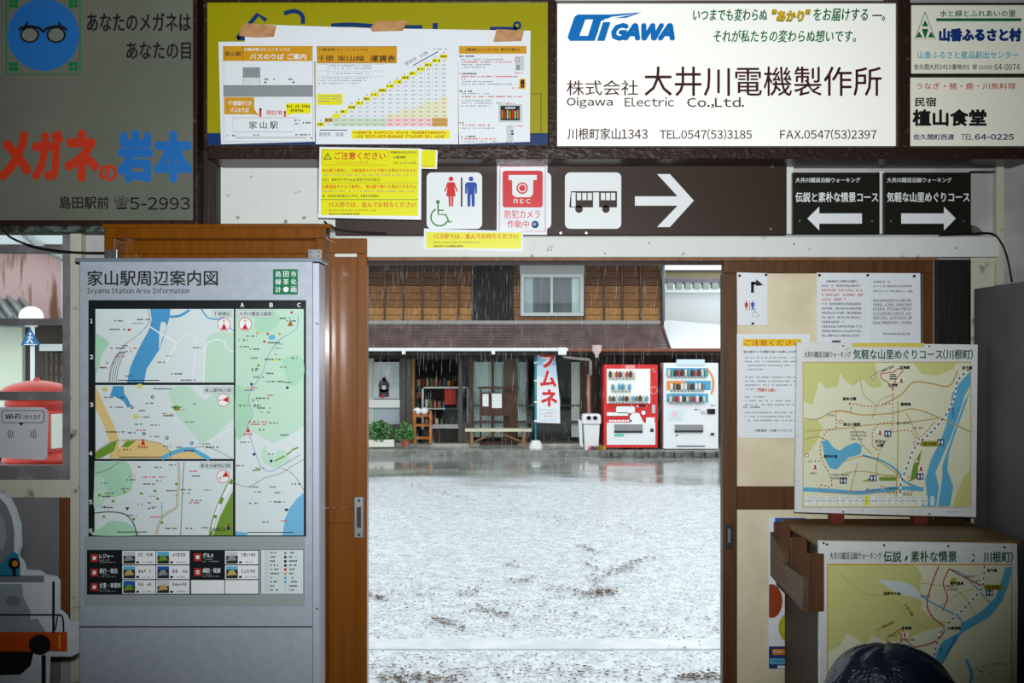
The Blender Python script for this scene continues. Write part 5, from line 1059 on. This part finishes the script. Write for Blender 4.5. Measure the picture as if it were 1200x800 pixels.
# ventilated white container with two round holes
t = thing('recycling_bin', W(694, 530, 20.5), 'white plastic recycling bin with two dark round holes beside the red vending machine', 'bin')
WP = mat('white_plastic', (228,228,228), .4); BY = 20.42
def tap(mb, x0, y0, x1, y1, i, Y, d, m):   # slightly tapered tub
    a = W(x0, y0, Y); b_ = W(x1, y1, Y); k = i
    vs = [(a[0]+k, Y+k, b_[2]), (b_[0]-k, Y+k, b_[2]), (b_[0]-k, Y+d-k, b_[2]), (a[0]+k, Y+d-k, b_[2]), (a[0], Y, a[2]), (b_[0], Y, a[2]), (b_[0], Y+d, a[2]), (a[0], Y+d, a[2])]
    return mb.add(vs, [(0,3,2,1), (4,5,6,7), (0,1,5,4), (1,2,6,5), (2,3,7,6), (3,0,4,7)], m)
obj('tub', tap(MB(), 684, 498, 703, 529, .03, BY, .34, WP), t, bevel=.02)
ld = obj('lid', tap(MB(), 682.5, 485, 704.5, 498, -.005, BY-.02, .37, WP), t, bevel=.05)
for x in (690, 697.5): c = W(x, 489.5, BY-.03); obj('hole', MB().cyl(c, (c[0], c[1]-.012, c[2]), .045, INK), ld)
t = mesh_thing('plastic_sheet', Surf(BY+.02).slab([(677.5, 491), (682, 493), (683, 524), (679.5, 522)], mat('sheet_pale', (214,218,220), .4), .03), 'pale plastic sheet leaning on the left of the white recycling bin', 'sheet')
mb = MB(); c = W(697, 531, 20.3)
for k in range(6): mb.lathe((c[0]-.1+k*.06, 20.36, -.3), [(.03, 0), (.035, .05+.02*(k % 2)), (0, .09)], GC[(k*2+4) % 7], n=8)
mesh_thing('litter', mb, 'small heap of coloured litter at the foot of the white recycling bin', 'litter')

# vending machines
def machine(x0, y0, x1, y1, body, label):
    Y = 20.42; t = thing('vending_machine', W((x0+x1)/2, y1, Y+.3), label, 'vending machine')
    obj('cabinet', pb(x0, y0, x1, y1, Y, .6, body), t, bevel=.02)
    for x in (x0+3, x1-17):
        obj('foot', pb(x, y1, x+14, y1+3, Y+.05, .5, DSTEEL), t)
    return t, Y
def drinks(t, Y, x0, x1, y0, y1, n, cols_):
    mb = MB(); st = (x1-x0)/n
    for k in range(n):
        x = x0+st*(k+.5); c = W(x, y1, Y); h = (y1-y0)/F*Y*random.uniform(.85, 1); m = cols_[k % len(cols_)]
        mb.lathe((c[0], Y, c[2]), [(.026, 0), (.031, .01), (.031, h*.75), (.016, h*.88), (.016, h), (0, h)], m, n=8)
    obj('drink_samples', mb, t, kind='stuff')
    bt = MB()
    for k in range(n): pb(x0+st*k+.6, y1+1, x0+st*(k+1)-1, y1+2.6, Y-.01, .02, GREY, bt)
    obj('button_row', bt, t, kind='stuff')
VR = mat('machine_red', (212,44,44), .35); VW = mat('machine_white', (232,234,236), .35)
DC = [mat('can_%d' % k, c, .35) for k, c in enumerate(((70,60,64), (206,200,180), (90,150,150), (190,60,60), (220,220,220), (120,110,90), (90,160,200)))]
t, Y = machine(707.5, 427, 771, 525, VR, 'red and white drink vending machine under the eave')
def rec(t, nm, x0, y0, x1, y1, m, d=.012): return obj(nm, pb(x0, y0, x1, y1, Y-d, d, m), t)
rec(t, 'display_window', 711, 432, 762, 472.5, mat('display_white', (226,228,220), .3, emit=.25))
rec(t, 'front_panel', 711, 495, 768, 521, VW, .016)
drinks(t, Y-.05, 713, 745, 434, 442, 8, [DC[0], DC[1], DC[3]]); drinks(t, Y-.05, 716, 740, 449, 457, 6, [DC[2], DC[4], DC[6]]); drinks(t, Y-.05, 713, 760, 463, 470, 12, [DC[5], DC[0], DC[1], DC[6]])
rec(t, 'dispensing_slot', 720, 497, 753, 507, mat('slot_grey', (140,142,142), .4), .03); rec(t, 'slot_edge', 720, 504.5, 753, 507, DSTEEL, .034)
rec(t, 'coin_unit', 764, 474, 768, 484, mat('coin_grey', (196,190,190), .4), .02); rec(t, 'coin_return', 762, 502, 766, 506, DSTEEL, .02); rec(t, 'rail', 711, 521, 769, 524, VR, .025)
p = Pr(Surf(Y-.016), 'printed_artwork', t, .002, .002)
p.rrect(722, 476, 744, 484, 2, WHITE, 1).rect(711, 483, 736, 487, WHITE, 1).poly([(742, 483), (749, 484), (755, 497), (738, 497), (738, 487)], WHITE, 1).rect(757, 489, 767, 497, WHITE, 1).circ(766, 457, 4.6, mat('pale_pink', (230,150,150), .5), 1).circ(766, 457, 3.6, VR, 2).circ(754, 483.5, 2.5, WHITE, 1).rect(749, 474, 756, 476, INK, 1).rect(746, 475, 748, 477, WHITE, 1)
for k in range(9): p.circ(715+k*3, 493, 1.4, WHITE, 1, n=8)
p.rect(720, 508, 731, 511.5, mat('print_mint', (110,200,160), .5), 1).rect(733, 427.5, 744, 432, mat('pale_pink', (230,150,150), .5), 1).scrib(763, 431, 769, 2.4, MATS['pale_pink'], 1).scrib(760, 434.5, 768, 1.6, MATS['pale_pink'], 1)
t, Y = machine(777.5, 425, 842, 526, VW, 'white drink vending machine beside the red one')
obj('top_sign', pb(793, 421, 826, 428, Y-.03, .1, mat('topper_blue', (206,226,236), .4)), t, bevel=.01)
rec(t, 'display_window', 781, 430, 834, 471, mat('display_pale', (222,232,232), .3, emit=.2))
p = Pr(Surf(Y-.012), 'printed_artwork', t, .002, .002)
MB_ = mat('machine_blue', (84,164,206), .4); MO = mat('machine_orange', (232,150,80), .4)
p.rect(781, 431, 830, 441, MB_, 1).rect(781, 446, 803, 457, MO, 1).rect(803, 446, 833, 457, MB_, 1).rect(781, 461, 830, 471, MB_, 1).line([(828, 431), (834, 440), (836, 452), (833, 462)], 2.4, MO, 2)
p.scrib(796, 423, 822, 2.6, MB_, 2)
drinks(t, Y-.05, 782, 829, 432, 440.5, 12, [DC[1], DC[2], DC[0], DC[3], DC[0]]); drinks(t, Y-.05, 785, 826, 448, 456.5, 10, [DC[4], DC[5], DC[0], DC[4]]); drinks(t, Y-.05, 784, 827, 463, 470.5, 11, [DC[1], DC[5], DC[3], DC[4], DC[0]])
rec(t, 'dispensing_slot', 791, 497.5, 824, 506, MATS['slot_grey'], .03); rec(t, 'slot_edge', 791, 504, 824, 506.5, DSTEEL, .034); rec(t, 'coin_unit', 829, 479, 838, 485, INK, .03); rec(t, 'coin_slot', 822, 481, 826, 485, MATS['coin_grey'], .02); rec(t, 'coin_return', 833, 507, 837, 510, DSTEEL, .02); rec(t, 'vent', 793, 522, 826, 523, DSTEEL, .014)
p = Pr(Surf(Y), 'small_print', t, .002, .002)
p.rect(782, 480, 801, 493, mat('pale_cyan', (206,230,236), .5), 1).circ(791, 485, 4, mat('pale_rose', (236,200,214), .5), 2).scrib(783, 489, 799, 2, MATS['pale_rose'], 2).scrib(814, 479, 820, 1.6, INK, 1).scrib(833, 474, 839, 1.4, INK, 1).circ(793, 510, 1.2, GREEN, 1)
BLK = mat('wet_block', (112,112,106), .4, rgb2=(86,86,80), scale=8, bump=.3)
for k, x in enumerate((703, 717, 744, 760, 778, 790, 812, 826, 840)):
    X = W(x, 0, 20.1)[0]; mesh_thing('concrete_block', MB().box(X, X+.19, 20.0, 20.19, GZ+.006, -.30-.015*(k % 2), BLK), 'grey concrete block, %s from the left, on the kerb edge below the vending machines' % ORD[k], 'block', 'concrete blocks below the vending machines', bevel=.01)

# neighbouring white house on the right
nb = thing('white_house', W(830, 400, 24), 'overexposed white neighbouring house with tiled wall coping and white metal roof', 'building')
NWH = mat('house_white', (236,240,240), .6); NR = mat('white_metal_roof', (232,236,238), .3)
obj('wall', pb(779, 342, 1010, 518.2, 23.5, .3, NWH), nb); obj('ledge', pb(779, 338, 1010, 342.5, 23.3, .4, NWH), nb)
obj('coping', pb(779, 326, 1010, 331.5, 23.3, .4, mat('coping_grey', (120,116,126), .5)), nb, bevel=.02)
for k in range(20): obj('tile', pb(782+k*10.5, 331, 789.5+k*10.5, 339, 23.28, .3, mat('tile_greygreen', (158,170,162), .4)), nb, bevel=.01)
obj('upper_band', pb(779, 317, 1010, 326, 23.6, .3, mat('band_olive', (176,166,130), .7)), nb); obj('upper_band', pb(779, 316, 1010, 318, 23.5, .3, mat('band_edge', (96,90,84), .6)), nb)
quad('metal_roof', [W(786, 410, EY), W(1010, 410, EY), W(1010, 418, 23.4), W(776, 376, 23.4)], NR, nb) if False else None
a, b_, c, d = W(786, 409, EY), W(1010, 409, EY), W(1010, 396, 22.9), W(776, 374, 22.9)
obj('side_roof', MB().add([a, b_, c, d]+[tuple(Vector(v)-Vector((0, 0, .05))) for v in (a, b_, c, d)], [(0,1,2,3), (7,6,5,4), (0,4,5,1), (1,5,6,2), (2,6,7,3), (3,7,4,0)], NR), shop)
obj('roof_line', MB().tube([W(778, 375.5, 23.2), W(812, 382, 22.9), W(850, 391, 22.5), W(1010, 426, 21.5)], .03, mat('line_grey', (110,116,116), .5)), shop)

# ================================================================== OUTSIDE LEFT, SEEN THROUGH THE WINDOW
PK = mat('rusty_pink_wall', (202,166,166), .7, rgb2=(120,84,70), scale=2.2, stretch=(3.2,1,.5), lo=.54, hi=.68, detail=8)
t = thing('pink_building', W(0, 500, 18.5), 'faded pink rust-streaked wall of a building seen through the window', 'building')
obj('wall', pb(-420, 290, 72, 520, 18.5, 4, PK), t); obj('corner_trim', pb(72, 286, 75, 520, 18.45, .2, mat('trim_pale', (222,226,228), .5)), t)
obj('roof', pb(-420, 268, 80, 286, 18.3, 4.4, mat('roof_pale', (206,212,214), .4)), t)
obj('roof_brace', MB().tube([W(26, 272, 18.2), W(48, 290, 18.2), W(75, 303, 18.2)], .06, mat('brace_grey', (150,154,154), .5)), t)
t = thing('tiled_house', W(20, 520, 15.5), 'low house with grey tiled roof and dark lattice window beyond the post box', 'house')
KW = mat('kawara', (120,124,126), .35, rgb2=(92,96,98), scale=6)
a, b_ = W(-400, 385, 15.0), W(30, 386, 15.0); c, d = W(28, 366, 17), W(-400, 300, 17)
a, b_, c, d = W(-300, 372, 15.0), W(44, 376, 15.0), W(24, 352, 17.5), W(-300, 315, 17.5)
obj('roof', MB().add([a, b_, c, d]+[tuple(Vector(v)-Vector((0, 0, .1))) for v in (a, b_, c, d)], [(0,1,2,3), (7,6,5,4), (0,4,5,1), (1,5,6,2), (2,6,7,3), (3,7,4,0)], KW), t)
for k in range(24):
    f = k/23; p0 = Vector(a).lerp(Vector(b_), f); p1 = Vector(d).lerp(Vector(c), f); obj('tile_row', MB().tube([p0+Vector((0, 0, .03)), p1+Vector((0, 0, .03))], .05, KW, n=6), t)
obj('eave', pb(-300, 373, 78, 381, 15.05, 2.2, mat('eave_dark', (74,70,68), .7)), t)
obj('wall', pb(-300, 381, 26, 520, 15.6, .2, mat('wall_cream', (226,232,214), .7)), t); obj('wall', pb(26, 381, 100, 520, 15.7, .2, mat('wall_dark_wood', (84,74,68), .7)), t)
obj('canopy', pb(46, 403, 100, 411, 15.2, .5, mat('canopy_white', (196,198,196), .6)), t)
lw = obj('window', pb(54, 413, 100, 452, 15.6, .1, mat('lattice_back', (110,106,100), .6)), t)
for k in range(7): obj('lattice_bar', pb(55+k*6, 413, 56.6+k*6, 452, 15.57, .04, BT), lw)
for y in (424, 437): obj('lattice_rail', pb(54, y, 100, y+1.5, 15.56, .04, BT), lw)
# crossing sign and globe lamp
t = thing('crossing_sign', W(36, 560, 10.5), 'blue pedestrian crossing sign on a pale pole with a round white lamp', 'sign')
c = W(35, 380, 10.5); cs = .28*.5
obj('pole', MB().cyl((W(36.5, 0, 10.5)[0], 10.53, GZ), (W(36.5, 0, 10.5)[0], 10.53, W(0, 378, 10.5)[2]), .022, mat('pole_white', (214,220,222), .4)), t, smooth=True)
obj('plate', Surf(10.5).slab([(35, 384), (40, 393), (47, 404.5), (24, 404.5), (30, 393)], mat('plate_blue', (40,96,150), .4), .01), t)
p = Pr(Surf(10.5), 'pictogram', t, .001, .0015)
p.poly([(35, 387.5), (44, 403), (27, 403)], mat('plate_blue2', (52,112,170), .4), 0).circ(35.5, 391, 1.3, WHITE, 1).line([(35.5, 392), (35, 397), (31.5, 402)], 1.6, WHITE, 1, sm=False).line([(35, 397), (38.5, 402)], 1.6, WHITE, 1, sm=False).line([(32.5, 396), (35.4, 393.4), (38.5, 396)], 1.2, WHITE, 1, sm=False).rect(28, 403, 43, 403.8, WHITE, 1)
gl = MB(); c = W(35, 382, 10.5); r = 13.5*10.5/F
gl.lathe((c[0], 10.53, c[2]), [(.06, 0), (.08, .03), (r*.95, .05)]+[(r*math.cos(a_), .05+.9*r*(1+0)*math.sin(a_)+.05) for a_ in [k*math.pi/2/8 for k in range(0, 9)]], mat('globe_white', (240,240,240), .3, emit=.35), n=28)
obj('lamp_globe', gl, t, smooth=True)
# round post box
PR = mat('postbox_red', (196,58,44), .35, rgb2=(176,48,38), scale=4); PYY = 6.6; cx = W(43, 0, PYY)[0]
zb = -.03; t = thing('post_box', (cx, PYY, GZ), 'round red cylindrical post box outside the left window', 'post box')
zz = lambda y: EYE-(y-HY)*PYY/F
k_ = PYY/F
obj('plinth', MB().box(cx-.3, cx+.3, PYY-.3, PYY+.3, GZ, zz(560), CONC), t)
obj('body', MB().lathe((cx, PYY, zz(560)), [(33*k_, 0), (33*k_, 18*k_), (37*k_, 20*k_), (37*k_, 24*k_), (31*k_, 26*k_), (31*k_, 82*k_), (34*k_, 86*k_), (34*k_, 90*k_), (30*k_, 94*k_)], PR, n=40), t, smooth=True)
obj('cap', MB().lathe((cx, PYY, zz(466)), [(30*k_, 0), (37*k_, 4*k_), (39*k_, 6*k_), (39*k_, 8*k_), (34*k_, 13*k_), (24*k_, 17*k_), (10*k_, 20*k_), (4*k_, 20.5*k_), (3*k_, 23*k_), (0, 24*k_)], PR, n=40), t, smooth=True)
def pbt(v):      # radial, tangential, height -> around the box body
    rx, ry = .93, -.37; return (cx+rx*v[0]-ry*v[1], PYY+ry*v[0]+rx*v[1], v[2])
obj('plate', MB().box(.172, .19, -.055, .055, zz(524), zz(484), mat('box_plate', (206,206,196), .5), pbt), t, bevel=.003)
obj('plate_frame', MB().box(.15, .18, -.075, .075, zz(528), zz(480), PR, pbt), t, bevel=.003)

# rain and fallen leaves -----------------------------------------------
rn = MB(); RM_ = mat('rain_water', (222,228,232), .2)
for k in range(1700):
    Y = random.uniform(9, 20); x = random.uniform(-.42, .45)*Y*.55; z = random.uniform(GZ+.1, 3.4); l = random.uniform(.12, .24); wd = .0005
    rn.add([(x, Y, z), (x-wd, Y, z-l*.7), (x, Y-wd, z-l*.7), (x+wd, Y, z-l*.7), (x, Y+wd, z-l*.7), (x-.006, Y, z-l)], [(0,1,2), (0,2,3), (0,3,4), (0,4,1), (5,2,1), (5,3,2), (5,4,3), (5,1,4)], RM_)
tag(obj('rain', rn), 'thin falling raindrops over the car park', 'rain', kind='stuff')
lv = MB(); LM = [mat('leaf_brown', (84,60,36), .6), mat('leaf_dark', (46,38,30), .6), mat('leaf_tan', (122,96,62), .6)]
def gpt(px, py): Y = F*(EYE-GZ)/(py-HY); return ((px-CX)*Y/F, Y)
def scatter(x0, y0, x1, y1, n, sp_=4, s=.02):
    for k in range(n):
        f = random.random(); X, Y = gpt(x0+(x1-x0)*f+random.gauss(0, sp_), max(545, y0+(y1-y0)*f+random.gauss(0, sp_*.45)))
        if Y < 5.4: continue
        a = random.uniform(0, 6.28); l = s*random.uniform(.5, 1.4); ww = l*random.uniform(.25, .5); z = GZ+.008+random.random()*.012+(.012 if 6.84 < Y < 7.12 else 0)
        ca, sa = math.cos(a), math.sin(a); q = [(-l, 0), (0, ww), (l, 0), (0, -ww)]
        lv.add([(X+u*ca-v*sa, Y+u*sa+v*ca, z+(.004 if i % 2 else 0)) for i, (u, v) in enumerate(q)], [(0,1,2,3)], LM[k % 3])
for a in ((690, 697, 722, 693, 130, 5), (700, 680, 745, 662, 80, 5), (735, 660, 765, 654, 40, 3), (690, 655, 700, 690, 40, 5), (596, 682, 624, 680, 40, 4), (505, 725, 545, 738, 70, 4), (555, 712, 600, 722, 60, 5), (428, 696, 452, 704, 60, 3), (540, 698, 560, 690, 30, 5), (640, 690, 700, 700, 50, 8), (480, 568, 560, 588, 60, 3), (600, 600, 760, 625, 50, 4), (450, 795, 540, 797, 150, 7), (800, 795, 850, 792, 90, 6), (430, 690, 850, 745, 160, 24), (680, 640, 700, 648, 40, 3), (430, 780, 850, 795, 140, 10), (590, 665, 610, 660, 20, 4)): scatter(*a)
tag(obj('leaf_litter', lv), 'brown wet leaf scraps scattered over the pale car park', 'leaves', kind='stuff')

bake_fonts()
for p in PRINTS: p.build()
